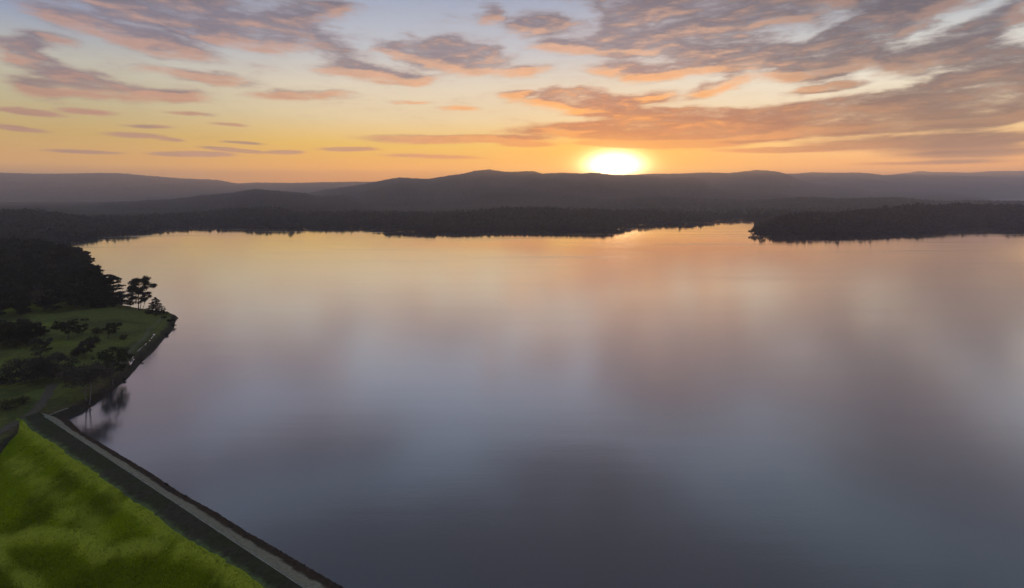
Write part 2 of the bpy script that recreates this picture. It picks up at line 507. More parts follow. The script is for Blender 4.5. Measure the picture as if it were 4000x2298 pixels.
def lake_and_bed():
    # lake: everything upstream of the dam core
    a = W(-9000, 5.0); b = W(4000, 5.0)
    pts = [(a[0], a[1], 0), (b[0], b[1], 0), (26000, b[1], 0), (26000, 24000, 0), (-26000, 24000, 0), (-26000, a[1], 0)]
    # split finely enough for clean shading
    me = bpy.data.meshes.new("lake_water"); me.from_pydata(pts, [], [list(range(6))]); me.update()
    me.materials.append(M_WATER)
    o = obj("water", me); o['kind'] = 'structure'
    xs = np.concatenate([np.linspace(-26000, -1200, 30), np.linspace(-1100, 900, 90), np.linspace(1000, 26000, 30)])
    ys = np.concatenate([np.linspace(-3000, -200, 12), np.linspace(-150, 1000, 60), np.linspace(1100, 24000, 40)])
    X, Y = np.meshgrid(xs, ys)
    t, s = ts(X, Y)
    Z = -4.0 - 15.0 * sst(s, 14, 60) + 1.0 * fbm(X / 150, Y / 150, 5)
    V = np.stack([X, Y, Z], -1).reshape(-1, 3)
    g, T, out = mat("ground_soil")
    n = T.noise(None, .05, 5.0)
    bs = T.n('ShaderNodeBsdfPrincipled'); T.put(bs.inputs['Base Color'], T.ramp(n, [(.3, (.05, .06, .02, 1)), (.7, (.09, .11, .03, 1))])); bs.inputs['Roughness'].default_value = .95
    T.put(out.inputs[0], bs.outputs[0])
    o = obj("ground", raw_mesh("ground", V, grid_faces(*X.shape), g, True)); o['kind'] = 'structure'


lake_and_bed()


# ------------------------------------------------------------------ hills
PXS = np.arange(-700, 4701, 3.0)


def interp(pts, px=PXS):
    a = np.array(pts, dtype=float)
    return np.interp(px, a[:, 0], a[:, 1])


def hill(name, sky, D, front, back=None, zf=-4.0, bump=7.0, spur=.30, rows=34, seed=1, m=None, power=1.15, px0=-700, px1=4700, step=3.0, tree=0.0, zb=-10.0):
    """a real ridge: crest at distance D, its foot at distance `front`, falling away again behind"""
    px = np.arange(px0, px1 + 1, step)
    u = (px - 2000.0) / F
    py = interp(sky, px)
    Dc = np.full(len(px), float(D)) if np.isscalar(D) else interp(D, px)
    Df = np.full(len(px), float(front)) if np.isscalar(front) else interp(front, px)
    Db = Dc * 1.28 if back is None else np.full(len(px), float(back))
    crest = H - (py - HY) / F * Dc
    crest = np.maximum(crest - tree, 2.5) if tree else crest
    r = np.linspace(0, 1, rows)
    rb = np.linspace(0, 1, 9)[1:]
    rowsV = []
    for k in r:
        y = Df + (Dc - Df) * k
        x = u * y
        prof = k ** power * (1 - .25 * k) / .75 if power else k
        prof = min(prof, 1.0)
        z = zf + (crest - zf) * prof
        nz = fbm(x / 420.0 + seed * 3.3, y / 700.0 + seed, seed, 4) - .62
        z = z + nz * spur * np.maximum(crest - zf, 10) * 4 * k * (1 - k)
        z = z + bump * (RNG.random(len(px)) ** 1.6 - .3) * min(1, k * 6 + .15)
        if k == 1: z = z + bump * .25 * RNG.standard_normal(len(px))
        if tree: z = np.maximum(z, .4)
        rowsV.append(np.stack([x, y, z], -1))
    for k in rb:
        y = Dc + (Db - Dc) * k
        rowsV.append(np.stack([u * y, y, crest + (zb - crest) * np.minimum(1, k * 1.6) ** 1.3], -1))
    V = np.array(rowsV)
    o = obj(name, raw_mesh(name, V.reshape(-1, 3), grid_faces(V.shape[0], V.shape[1]), m or M_HILL, False))
    o['kind'] = 'structure'
    return o


L1 = [(-700, 690), (-200, 674), (0, 675), (158, 679), (237, 679), (394, 676), (473, 677), (592, 688), (710, 697), (848, 703), (927, 717), (1100, 745), (1500, 800), (4700, 830)]
L2 = [(-700, 730), (700, 722), (927, 717), (1000, 713), (1138, 715), (1256, 712), (1394, 710), (1465, 710), (1700, 712), (2400, 730), (4700, 800)]
L3 = [(-700, 850), (700, 810), (1000, 790), (1120, 772), (1205, 754), (1276, 740), (1355, 730), (1414, 721), (1473, 709), (1513, 701), (1564, 693), (1618, 697), (1671, 699), (1710, 693), (1760, 685),
      (1809, 679), (1848, 669), (1907, 662), (1955, 669), (2000, 672), (2079, 668), (2122, 679), (2197, 675), (2276, 678), (2316, 674), (2355, 679), (2394, 683), (2473, 684),
      (2552, 688), (2611, 694), (2671, 694), (2706, 692), (2742, 701), (2789, 726), (2850, 735), (2907, 735), (2986, 740), (3079, 750), (3138, 766), (3300, 800), (4700, 860)]
L4 = [(-700, 830), (100, 820), (296, 805), (414, 790), (533, 786), (671, 778), (789, 764), (907, 754), (960, 744), (1000, 739), (1079, 746), (1189, 755), (1245, 767), (1300, 765), (1347, 764), (1394, 774), (1434, 786), (1550, 815), (4700, 880)]
L5 = [(-700, 800), (2000, 730), (2300, 694), (2473, 683), (2552, 679), (2651, 679), (2749, 674), (2848, 676), (2907, 670), (2962, 664), (3000, 667), (3032, 670), (3079, 681), (3118, 701), (3158, 711),
      (3221, 724), (3276, 724), (3355, 730), (3414, 743), (3493, 742), (3671, 744), (3750, 752), (3900, 775), (4700, 800)]
L6 = [(-700, 780), (2700, 720), (3000, 685), (3075, 679), (3118, 678), (3170, 673), (3256, 675), (3355, 674), (3414, 679), (3454, 685), (3533, 682), (3671, 686), (3809, 688), (3868, 690), (3967, 697), (4050, 696), (4300, 705), (4700, 715)]
L7 = [(-700, 760), (3000, 700), (3465, 684), (3552, 675), (3592, 668), (3651, 673), (3710, 673), (3789, 675), (3868, 669), (4000, 667), (4300, 664), (4700, 675)]
L8 = [(-700, 830), (1900, 812), (2200, 800), (2316, 794), (2420, 778), (2493, 770), (2671, 772), (2789, 778), (2927, 782), (3000, 780), (3138, 769), (3260, 775), (3394, 774), (3513, 771), (3592, 780), (3671, 786), (3800, 784), (4000, 785), (4700, 783)]

hill("hills", L7, 17000, 11000, bump=5, seed=9)
hill("hills", L6, 13500, 8500, bump=9, seed=8)
hill("hills", L2, 13500, 8500, bump=7, seed=3)
hill("hills", L1, 12500, 6000, bump=10, seed=2)
hill("hills", L5, 10000, 5600, bump=8, seed=7)
hill("hills", L3, 7400, 3300, bump=8, seed=4)
hill("hills", L4, 4300, 2200, bump=7, seed=5)
hill("hills", L8, 3600, 2000, bump=9, seed=6, m=M_PLAIN, power=1.0)

# shorelines round the far side of the lake (photo direction -> distance of the water's edge)
def shore(pts): return [(px, H * F / (py - HY)) for px, py in pts]


SH_FAR = shore([(-700, 935), (221, 941), (304, 932), (355, 922), (473, 911), (552, 903), (615, 889), (710, 884), (789, 882), (907, 882), (1000, 888), (1134, 890), (1197, 887), (1355, 887), (1450, 887), (1500, 890),
                (1512, 903), (1671, 903), (1800, 902), (2000, 896), (2197, 901), (2355, 901), (2425, 893), (2469, 880), (2552, 875), (2749, 871), (2809, 861), (2963, 856), (3100, 852), (3400, 850), (4700, 850)])
SH_R = shore([(2870, 850), (2905, 885), (2925, 908), (2960, 912), (3050, 914), (3237, 916), (3379, 914), (3426, 908), (3513, 903), (3611, 901), (3710, 893), (3828, 888), (3907, 889), (3939, 896), (4000, 896), (4300, 900), (4700, 900)])
S9 = [(-700, 826), (0, 824), (99, 820), (158, 824), (237, 832), (316, 844), (394, 858), (513, 862), (552, 852), (671, 840), (789, 828), (907, 814), (1000, 808), (1079, 812), (1158, 826), (1316, 830), (1394, 822), (1513, 826),
      (1671, 828), (1809, 826), (1907, 815), (2000, 810), (2150, 810), (2197, 816), (2394, 819), (2600, 817), (2800, 812), (3000, 800), (3500, 796), (4700, 796)]
SR = [(2800, 905), (2900, 902), (2940, 892), (2970, 875), (3000, 860), (3060, 846), (3099, 840), (3158, 833), (3240, 832), (3355, 822), (3434, 814), (3513, 804), (3631, 800), (3750, 797), (3907, 800), (4000, 800), (4700, 804)]


def lakeside(name, sky, D, front, px0, px1, seed, ntree, th, zf=.4, tip=None):
    o = hill(name, sky, D, front, zf=zf, bump=1.5, spur=.10, rows=30, seed=seed, px0=px0, px1=px1, m=M_HEADLAND if tip else None, tree=th * .8, power=.9, back=5200, zb=5.0)
    me = o.data
    n = len(me.vertices)
    co = np.empty(n * 3, dtype=np.float32); me.vertices.foreach_get('co', co)
    ncol = len(np.arange(px0, px1 + 1, 3.0))
    G = co.reshape(-1, ncol, 3)
    # woodland on it: many crowns, each a loose cloud of leaf-clump faces
    R = 32
    r = RNG.random(ntree) ** .75 * (R - 3)
    c = RNG.random(ntree) * (ncol - 2)
    ri = r.astype(int); ci = c.astype(int)
    base = G[ri, ci] + (G[np.minimum(ri + 1, G.shape[0] - 1), ci] - G[ri, ci]) * (r - ri)[:, None]
    base += np.stack([RNG.normal(0, 3, ntree), RNG.normal(0, 3, ntree), np.zeros(ntree)], -1)
    # a dense fringe right on the shore
    nf = ntree // 5
    cf = (RNG.random(nf) * (ncol - 2)).astype(int)
    fringe = G[0, cf] + (G[1, cf] - G[0, cf]) * (RNG.random(nf)[:, None] * .8 + .05)
    base = np.concatenate([base, fringe]); nt = len(base)
    hh = th * (.45 + .5 * RNG.random(nt) + .45 * fbm(base[:, 0] / 70, base[:, 1] / 70, seed)); hh = hh * (np.clip((2000 + F * base[:, 0] / base[:, 1] - tip) / 110, .30, 1) if tip else 1); hh = hh * np.where(RNG.random(nt) < .05, 1.22, 1.0); rad = hh * (.26 + .16 * RNG.random(nt))
    K = 26
    d = RNG.standard_normal((nt, K, 3)); d /= np.linalg.norm(d, axis=-1, keepdims=True)
    d *= (RNG.random((nt, K, 1)) ** .45)
    cen = base[:, None, :] + d * np.stack([rad, rad, hh * .42], -1)[:, None, :]
    cen[..., 2] += (hh * .56)[:, None]
    # a few faces of bole
    size = (rad[:, None] * (.34 + .3 * RNG.random((nt, K))))[..., None]
    e1 = RNG.standard_normal((nt, K, 3)); e1 /= np.linalg.norm(e1, axis=-1, keepdims=True)
    e2 = np.cross(e1, RNG.standard_normal((nt, K, 3))); e2 /= np.linalg.norm(e2, axis=-1, keepdims=True)
    tri = np.stack([cen + e1 * size, cen - e1 * size * .6 + e2 * size, cen - e1 * size * .5 - e2 * size], 2).reshape(-1, 3)
    tri[:, 2] = np.maximum(tri[:, 2], .15)
    Fc = np.arange(len(tri)).reshape(-1, 3)
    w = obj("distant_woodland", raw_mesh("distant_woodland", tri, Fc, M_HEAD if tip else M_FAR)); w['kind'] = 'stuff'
    return G


D9 = [(-700, 1700), (300, 1750), (500, 1900), (900, 2300), (1500, 2300), (1900, 2000), (2300, 2150), (2600, 2600), (3000, 3300), (4700, 3600)]
DR = [(2800, 1330), (2930, 1330), (3000, 1430), (3200, 1640), (3500, 1950), (4000, 2150), (4700, 2200)]
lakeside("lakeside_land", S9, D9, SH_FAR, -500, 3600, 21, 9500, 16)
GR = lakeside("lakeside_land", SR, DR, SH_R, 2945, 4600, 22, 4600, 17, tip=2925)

# ------------------------------------------------------------------ the near peninsula
FRONT = [P(*q) for q in [(264, 1633), (295, 1618), (340, 1599), (378, 1569), (415, 1545), (453, 1516), (480, 1493), (506, 1471), (540, 1432), (567, 1399), (590, 1380), (616, 1355), (645, 1320), (665, 1300), (679, 1278), (687, 1252)]]
BACKS = [np.array(q) for q in [(-251, 424), (-262, 434), (-290, 446), (-318, 462), (-345, 488), (-385, 545), (-450, 625), (-520, 705), (-610, 800), (-760, 880), (-1000, 930), (-1500, 960)]]
EDGE = np.array([np.array([A[0], 20.0]), np.array([A[0], 120.0])] + FRONT + BACKS)
POLY = np.concatenate([EDGE, [[-1500, 20.0]]])


def inside(x, y):
    c = np.zeros(x.shape, dtype=bool)
    n = len(POLY)
    for i in range(n):
        x1, y1 = POLY[i]; x2, y2 = POLY[(i + 1) % n]
        if y1 == y2: continue
        hit = ((y1 > y) != (y2 > y)) & (x < (x2 - x1) * (y - y1) / (y2 - y1) + x1)
        c ^= hit
    return c


def dline(x, y, pts):
    best = np.full(x.shape, 1e9)
    for (x1, y1), (x2, y2) in zip(pts[:-1], pts[1:]):
        dx, dy = x2 - x1, y2 - y1
        L = dx * dx + dy * dy + 1e-9
        t = np.clip(((x - x1) * dx + (y - y1) * dy) / L, 0, 1)
        best = np.minimum(best, np.hypot(x - x1 - t * dx, y - y1 - t * dy))
    return best


def h_pen(x, y):
    x = np.asarray(x, dtype=float); y = np.asarray(y, dtype=float)
    d = dline(x, y, EDGE)
    d = d + (fbm(x / 7, y / 7, 33, 3) - .5) * 2.2 * sst(y, A[1] + 4, A[1] + 20)
    w = sst(np.hypot(x - A[0], y - A[1]), 15, 150)
    rise = 2.3 * sst(d, -.3, 2.8) + (1.7 + 5.6 * w) * (1 - np.exp(-np.maximum(d - 1, 0) / (7 + 13 * w)))
    far = 5.0 * sst(y, 480, 800)
    hi = rise + far * sst(d, 5, 60) + (fbm(x / 45, y / 45, 31) - .5) * 2.4 * sst(d, 6, 35) * w + (fbm(x / 6, y / 6, 35) - .5) * .5 * sst(d, 1, 6)
    lo = -.45 * d - .2
    return np.where(inside(x, y), hi, np.maximum(lo, -30))


def Q(px, py, dz=0.0):
    """where this direction meets the peninsula"""
    z = 4.0
    for _ in range(25):
        q = P(px, py, z + dz)
        z = .5 * z + .5 * float(h_pen(np.array([q[0]]), np.array([q[1]]))[0])
    q = P(px, py, z + dz)
    return np.array([q[0], q[1], z])


def Qline(pts): return np.array([Q(*p)[:2] for p in pts])


PATH_SHORE = Qline([(640, 1236), (622, 1252), (603, 1272), (583, 1285), (575, 1305), (558, 1325), (540, 1340), (520, 1358), (500, 1378), (470, 1420)])
RUT = [(601, 1309), (590, 1326), (575, 1343), (558, 1358), (540, 1374), (522, 1396), (512, 1412), (503, 1428)]
RUTW = Qline(RUT)
ROAD = Qline([(-140, 1775), (-60, 1728), (0, 1690), (60, 1655), (110, 1626), (150, 1595), (172, 1565), (186, 1535), (205, 1500)])


def peninsula():
    st = 1.15
    xs = np.arange(-900, -150, st); ys = np.arange(60, 960, st)
    X, Y = np.meshgrid(xs, ys)
    # keep only what the lake side can see
    u = X / np.maximum(Y, 1)
    keep = (u > -1.12) & (inside(X, Y) | (dline(X, Y, EDGE) < 7))
    Z = np.full(X.shape, -30.0)
    Z[keep] = h_pen(X[keep], Y[keep])
    Fc = grid_faces(*X.shape)
    kk = keep.reshape(-1)
    Fc = Fc[kk[Fc].all(axis=1)]
    V = np.stack([X, Y, Z], -1).reshape(-1, 3)
    V, Fc, _ = compact(V, Fc)
    x, y, z = V[:, 0], V[:, 1], V[:, 2]
    d = dline(x, y, EDGE)
    jit = (fbm(x / 4, y / 4, 41) - .5)
    bank = sst(3.4 - d + jit * 3, -.6, 1.2)
    brown = sst(11 - d + jit * 9, -3, 4) * sst(330 - y, -30, 60) * .8
    trail = sst(.75 - dline(x, y, PATH_SHORE) + jit * .9, -.4, .6)
    rut = sst(2.2 - dline(x, y, RUTW) + jit * 2, -.8, 1)
    margin = sst(dline(x, y, np.array([PATH_SHORE[i] for i in range(len(PATH_SHORE))])), 0, 3)
    clump = sst(fbm(x / 14, y / 14, 43), .50, .66)
    lush = sst(fbm(x / 38 + 5, y / 38, 44), .40, .66) * sst(y, 255, 330)
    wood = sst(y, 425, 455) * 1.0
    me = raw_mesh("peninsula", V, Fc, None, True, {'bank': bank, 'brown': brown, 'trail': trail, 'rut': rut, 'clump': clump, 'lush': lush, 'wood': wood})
    m, T, out = mat("rough_pasture")
    at = {}
    for a in ('bank', 'brown', 'trail', 'rut', 'clump', 'lush', 'wood'):
        nd = T.n('ShaderNodeAttribute', attribute_name=a); at[a] = nd.outputs['Fac']
    geo = T.n('ShaderNodeNewGeometry'); pos = geo.outputs['Position']
    n1 = T.noise(pos, .55, 6.0, .7)
    n2 = T.noise(pos, .09, 4.0, .6)
    c = T.ramp(n1, [(.28, (.060, .066, .012, 1)), (.72, (.138, .144, .030, 1))])
    c = T.mix(T.math('MULTIPLY', at['lush'], .85), c, T.ramp(n1, [(.28, (.098, .114, .010, 1)), (.72, (.205, .220, .026, 1))]))
    c = T.mix(T.math('MULTIPLY', at['clump'], .55), c, T.ramp(n1, [(.3, (.022, .026, .009, 1)), (.7, (.05, .054, .020, 1))]))
    c = T.mix(T.math('MULTIPLY', at['brown'], T.smooth(n2, .35, .6)), c, T.ramp(n1, [(.3, (.055, .034, .018, 1)), (.7, (.12, .075, .040, 1))]))
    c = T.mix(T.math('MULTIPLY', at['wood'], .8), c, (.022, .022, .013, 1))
    c = T.mix(T.math('MULTIPLY', at['rut'], .6), c, (.040, .036, .022, 1))
    c = T.mix(T.math('MULTIPLY', at['trail'], .7), c, (.13, .125, .085, 1))
    c = T.mix(T.math('MULTIPLY', at['bank'], .9), c, T.ramp(n1, [(.3, (.018, .016, .012, 1)), (.7, (.045, .038, .028, 1))]))
    b = T.n('ShaderNodeBsdfPrincipled'); T.put(b.inputs['Base Color'], c)
    b.inputs['Roughness'].default_value = .95; b.inputs['Specular IOR Level'].default_value = .1
    bp = T.n('ShaderNodeBump'); T.put(bp.inputs['Height'], T.math('ADD', n1, T.noise(pos, 2.0, 3.0))); bp.inputs['Strength'].default_value = .6; bp.inputs['Distance'].default_value = .5
    T.put(b.inputs['Normal'], bp.outputs[0])
    T.put(out.inputs[0], b.outputs[0])
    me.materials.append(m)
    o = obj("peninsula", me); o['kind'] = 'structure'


peninsula()


def strip(name, line, width, lift, m, hf=h_pen, step=1.0, wj=.25, seed=1):
    """a ribbon draped over the ground along a line"""
    L = np.array(line)
    seg = np.hypot(*np.diff(L, axis=0).T); cum = np.concatenate([[0], np.cumsum(seg)])
    n = max(3, int(cum[-1] / step))
    q = np.linspace(0, cum[-1], n)
    x = np.interp(q, cum, L[:, 0]); y = np.interp(q, cum, L[:, 1])
    for _ in range(3):
        x[1:-1] = (x[:-2] + 2 * x[1:-1] + x[2:]) / 4; y[1:-1] = (y[:-2] + 2 * y[1:-1] + y[2:]) / 4
    tx, ty = np.gradient(x), np.gradient(y); ln = np.hypot(tx, ty) + 1e-9
    nx, ny = -ty / ln, tx / ln
    cross = np.linspace(-1, 1, 7)
    rows = []
    for c in cross:
        ww = width / 2 * (1 + wj * (vnoise(q / 4.0, q * 0 + c * 3, seed) - .5) * 2)
        X = x + nx * c * ww; Y = y + ny * c * ww
        rows.append(np.stack([X, Y, hf(X, Y) + lift * (1 - .7 * abs(c) ** 3)], -1))
    V = np.array(rows)
    return raw_mesh(name, V.reshape(-1, 3), grid_faces(V.shape[0], V.shape[1]), m, True)


def gravel(name, c1, c2, s=1.2):
    m, T, out = mat(name)
    geo = T.n('ShaderNodeNewGeometry')
    n = T.noise(geo.outputs['Position'], s, 7.0, .72)
    b = T.n('ShaderNodeBsdfPrincipled'); T.put(b.inputs['Base Color'], T.ramp(n, [(.3, c1), (.7, c2)]))
    b.inputs['Roughness'].default_value = .95; b.inputs['Specular IOR Level'].default_value = .1
    bp = T.n('ShaderNodeBump'); T.put(bp.inputs['Height'], n); bp.inputs['Strength'].default_value = .5; bp.inputs['Distance'].default_value = .3
    T.put(b.inputs['Normal'], bp.outputs[0])
    T.put(out.inputs[0], b.outputs[0])
    return m


M_ROAD = gravel("gravel_track", (.058, .045, .028, 1), (.130, .104, .068, 1))
o = obj("road", strip("road", ROAD, 3.9, .22, M_ROAD)); o['kind'] = 'structure'

# puddles lying in the wheel ruts between the trail and the shore
mp, Tp, outp = mat("standing_water")
gl = Tp.n('ShaderNodeBsdfGlossy'); gl.inputs['Roughness'].default_value = .03; gl.inputs['Color'].default_value = (.95, .95, .95, 1)
frp = Tp.n('ShaderNodeFresnel'); frp.inputs['IOR'].default_value = 1.33
dfp = Tp.n('ShaderNodeBsdfDiffuse'); dfp.inputs['Color'].default_value = (.05, .045, .035, 1)
mxp = Tp.n('ShaderNodeMixShader'); Tp.put(mxp.inputs[0], Tp.math('POWER', frp.outputs[0], .12)); Tp.put(mxp.inputs[1], dfp.outputs[0]); Tp.put(mxp.inputs[2], gl.outputs[0])
Tp.put(outp.inputs[0], mxp.outputs[0])


def puddle(a, b, w, label):
    q0, q1 = Q(*a), Q(*b)
    n = 14
    t = np.linspace(0, 1, n)
    c = q0[None, :2] * (1 - t)[:, None] + q1[None, :2] * t[:, None]
    dv = (q1 - q0)[:2]; L = np.hypot(*dv); nv = np.array([-dv[1], dv[0]]) / max(L, 1e-6)
    zl = np.array([max(h_pen(c[i:i + 1, 0] + dx, c[i:i + 1, 1] + dy)[0] for dx in (-.5, 0, .5) for dy in (-.5, 0, .5)) for i in range(n)]) + .2
    zl = np.maximum(zl, np.polyval(np.polyfit(t, zl, 1), t))
    zt = np.concatenate([zl, zl[::-1]])
    ww = w * np.sqrt(np.clip(1 - (2 * t - 1) ** 4, .02, 1)) * (.85 + .3 * RNG.random(n))
    top = np.concatenate([c + nv * ww[:, None], (c - nv * ww[:, None])[::-1]])
    V = [(p[0], p[1], zz) for p, zz in zip(top, zt)] + [(p[0], p[1], zz - .5) for p, zz in zip(top, zt)]
    m = len(top)
    me = bpy.data.meshes.new("puddle")
    me.from_pydata(V, [], [list(range(m))[::-1]] + [[i, (i + 1) % m, m + (i + 1) % m, m + i] for i in range(m)])
    me.update(); me.materials.append(mp)
    # face upwards
    if me.polygons[0].normal.z < 0: me.flip_normals()
    tag(obj("puddle", me), label, "puddle", "puddles in the rut along the shore")


puddle((507, 1426), (524, 1405), .42, "longest bright puddle lying in the rut nearest the dam")
puddle((514, 1404), (521, 1396), .32, "short puddle beside the upper end of the longest puddle")
puddle((503, 1420), (507, 1414), .20, "faint thin puddle close beside the lower end of the longest puddle")
puddle((537, 1376), (549, 1364), .16, "thin line of water midway along the shore rut")
puddle((552, 1362), (563, 1352), .16, "thin line of water just below the bright dots of the shore rut")
puddle((565, 1350), (572, 1343), .28, "short bright puddle in the middle of the shore rut")
puddle((582, 1333), (585, 1330), .42, "small dot of water, lowest of the four towards the point")
puddle((590, 1324), (593, 1321), .36, "small dot of water, second of the four towards the point")
puddle((594, 1317), (597, 1314), .44, "small dot of water, third of the four towards the point")
puddle((599, 1311), (602, 1307), .62, "round bright puddle at the point end of the shore rut")


# ------------------------------------------------------------------ the dam
def dam_face_z(t, s):
    return 3.86 - (s - GRASS_S) / 2.45


GRASS_S = 19.0


def dam_hit(px, py):
    """where this direction meets the downstream face"""
    D = 150.0
    for _ in range(60):
        q = np.array([(px - 2000) / F * D, D]); t, s = ts(*q)
        z = dam_face_z(t, s)
        D = .5 * D + .5 * (H - z) * F / (py - HY)
    return np.array([(px - 2000) / F * D, D])


def K(px, py, z): return ts(*P(px, py, z))


def dam():
    root = bpy.data.objects.new("earth_dam", None); root.location = (A[0], A[1], 0)
    COL.objects.link(root)
    tag(root, "long earth dam with bright green grassed face, dark crest and pale stone edge", "dam")
    def part(name, me):
        me.transform(__import__('mathutils').Matrix.Translation((-A[0], -A[1], 0)))
        o = obj(name, me, root); return o
    t = np.arange(-14, 640, .8)
    # edges of the crest read off the photograph: distance downstream of the waterline
    kerb_s = float(np.median([K(*p, 4.0)[1] for p in [(249, 1691), (460, 1825), (700, 1974), (907, 2098), (1199, 2281)]]))
    gr_pts = [K(*p, 3.9) for p in [(180, 1715), (230, 1749), (374, 1845), (518, 1955), (600, 1998), (695, 2084), (768, 2118), (911, 2213), (1031, 2290)]]
    gt = np.array([g[0] for g in gr_pts]); gs = np.array([g[1] for g in gr_pts])
    global GRASS_S
    grass_s = float(np.median(gs)); GRASS_S = grass_s
    print("kerb_s", kerb_s, "grass_s", grass_s, gs)
    wl = np.interp(t, *zip(*sorted([K(*p, 0.0) for p in [(268, 1648), (307, 1691), (398, 1744), (503, 1806), (599, 1864), (695, 1931), (840, 2007), (959, 2084), (1079, 2151), (1199, 2223), (1319, 2290)]])))
    end = sst(t, -13, -2)
    def sheet(name, s0, s1, n, zf, m, attrs=None, st=None):
        q = np.linspace(0, 1, n)
        Sg = s0[None, :] + (s1 - s0)[None, :] * q[:, None]
        Tg = np.repeat(t[None, :], n, 0)
        X = A[0] + DD[0] * Tg + NN[0] * Sg; Y = A[1] + DD[1] * Tg + NN[1] * Sg
        Z = zf(Tg, Sg, np.repeat(q[:, None], len(t), 1)) - 1.5 * (1 - np.repeat(end[None, :], n, 0))
        V = np.stack([X, Y, Z], -1).reshape(-1, 3)
        at = attrs(X, Y, Tg, Sg) if attrs else None
        return part(name, raw_mesh(name, V, grid_faces(n, len(t)), m, True, {k: a.reshape(-1) for k, a in at.items()} if at else None))
    one = np.ones(len(t))
    ks = kerb_s * one
    # upstream face: brown weathered rock at the water, pale crushed stone above
    mu, T, out = mat("dam_beaching")
    geo = T.n('ShaderNodeNewGeometry'); pos = geo.outputs['Position']
    up = T.n('ShaderNodeAttribute', attribute_name='up').outputs['Fac']
    n1 = T.noise(pos, 1.1, 7.0, .75); n2 = T.noise(pos, .22, 3.0, .6)
    stone = T.ramp(n1, [(.3, (.15, .135, .085, 1)), (.7, (.36, .325, .215, 1))])
    brn = T.ramp(n1, [(.3, (.026, .017, .011, 1)), (.7, (.085, .052, .032, 1))])
    f = T.smooth(T.math('ADD', up, T.math('MULTIPLY', T.math('SUBTRACT', n2, .5), .45)), .36, .54)
    c = T.mix(f, brn, stone)
    b = T.n('ShaderNodeBsdfPrincipled'); T.put(b.inputs['Base Color'], c); b.inputs['Roughness'].default_value = .95; b.inputs['Specular IOR Level'].default_value = .1
    bp = T.n('ShaderNodeBump'); T.put(bp.inputs['Height'], n1); bp.inputs['Strength'].default_value = .8; bp.inputs['Distance'].default_value = .5; T.put(b.inputs['Normal'], bp.outputs[0])
    T.put(out.inputs[0], b.outputs[0])
    s0 = wl - 2.6
    sheet("stone_face", s0, ks - .25, 22,
          lambda tg, sg, q: -1.15 + 5.1 * q ** .95 + .35 * (fbm(tg / 1.6, sg / 1.1, 51) - .5),
          mu, lambda X, Y, tg, sg: {'up': (sg - wl[None, :]) / (kerb_s - wl[None, :])})
    # kerb: a low pale stone edge
    mk = gravel("pale_edge_stone", (.16, .15, .105, 1), (.36, .335, .25, 1), 1.6)
    tk = t; t = t[t > 5.0]; end_k = sst(t, -13, -2)
    q = np.array([-.28, -.26, -.02, .0]); zk = np.array([3.80, 4.06, 4.06, 3.80])
    V = []
    for i in range(4):
        pw = A[None, :] + DD[None, :] * t[:, None] + NN[None, :] * (kerb_s + q[i] + .14)
        V.append(np.stack([pw[:, 0], pw[:, 1], zk[i] - 1.5 * (1 - end_k) + .05 * (vnoise(t / 1.7, t * 0, 5) - .6)], -1))
    V = np.array(V)
    part("edge_kerb", raw_mesh("edge_kerb", V.reshape(-1, 3), grid_faces(4, len(t)), mk, False))
    t = tk
    bend = np.array([W(*q) for q in [(6.0, kerb_s), (4.0, kerb_s + .05), (2.2, kerb_s - .1), (.6, kerb_s - .8), (-.8, kerb_s - 2.2), (-2.0, kerb_s - 4.2), (-3.2, 1.6), (-4.2, -1.5)]])
    def hb(x, y):
        tt_, ss_ = ts(x, y)
        q_ = np.clip((ss_ + 2.6) / (kerb_s + 2.6), 0, 1)
        return np.maximum(h_pen(x, y), -1.15 + 5.1 * q_ ** .95 - 1.5 * (1 - sst(tt_, -13, -2))) + .06
    part("edge_kerb", strip("edge_kerb", bend, .5, .08, mk, hb, .4))
    # crest: dark turf and worn gravel
    mc, T, out = mat("crest_turf")
    geo = T.n('ShaderNodeNewGeometry'); pos = geo.outputs['Position']
    n1 = T.noise(pos, .9, 7.0, .75); n2 = T.noise(pos, .12, 3.0, .6)
    gr = T.n('ShaderNodeAttribute', attribute_name='grass').outputs['Fac']
    c = T.mix(T.smooth(n2, .4, .62), T.ramp(n1, [(.3, (.024, .020, .011, 1)), (.7, (.066, .056, .034, 1))]), T.ramp(n1, [(.3, (.022, .022, .008, 1)), (.7, (.055, .054, .020, 1))]))
    c = T.mix(T.smooth(T.math('ADD', gr, T.math('MULTIPLY', T.math('SUBTRACT', T.noise(pos, .35, 5.0, .65), .5), .7)), .70, 1.05), c, T.ramp(n1, [(.3, (.060, .075, .022, 1)), (.7, (.135, .160, .055, 1))]))
    b = T.n('ShaderNodeBsdfPrincipled'); T.put(b.inputs['Base Color'], c); b.inputs['Roughness'].default_value = .95; b.inputs['Specular IOR Level'].default_value = .1
    T.put(out.inputs[0], b.outputs[0])
    gsl = np.interp(t, gt, gs) + 1.6 * (fbm(t / 14, t * 0, 61) - .5) + 1.2 * (fbm(t / 2.5, t * 0, 62) - .5)
    sheet("crest_track", ks, gsl, 16, lambda tg, sg, q: 3.98 - .12 * q + .12 * (fbm(tg / 3, sg / 3, 52) - .5), mc,
          lambda X, Y, tg, sg: {'grass': (sg - kerb_s) / (gsl[None, :] - kerb_s)})
    # grassed face
    bench = np.array([dam_hit(*p) for p in [(-60, 2130), (0, 2116), (96, 2086), (200, 2088), (312, 2094), (345, 2120), (398, 2163), (480, 2142), (580, 2138), (695, 2142), (780, 2150)]])
    tr1 = np.array([dam_hit(*p) for p in [(48, 1802), (130, 1868), (190, 1920), (250, 1975), (280, 2020)]])
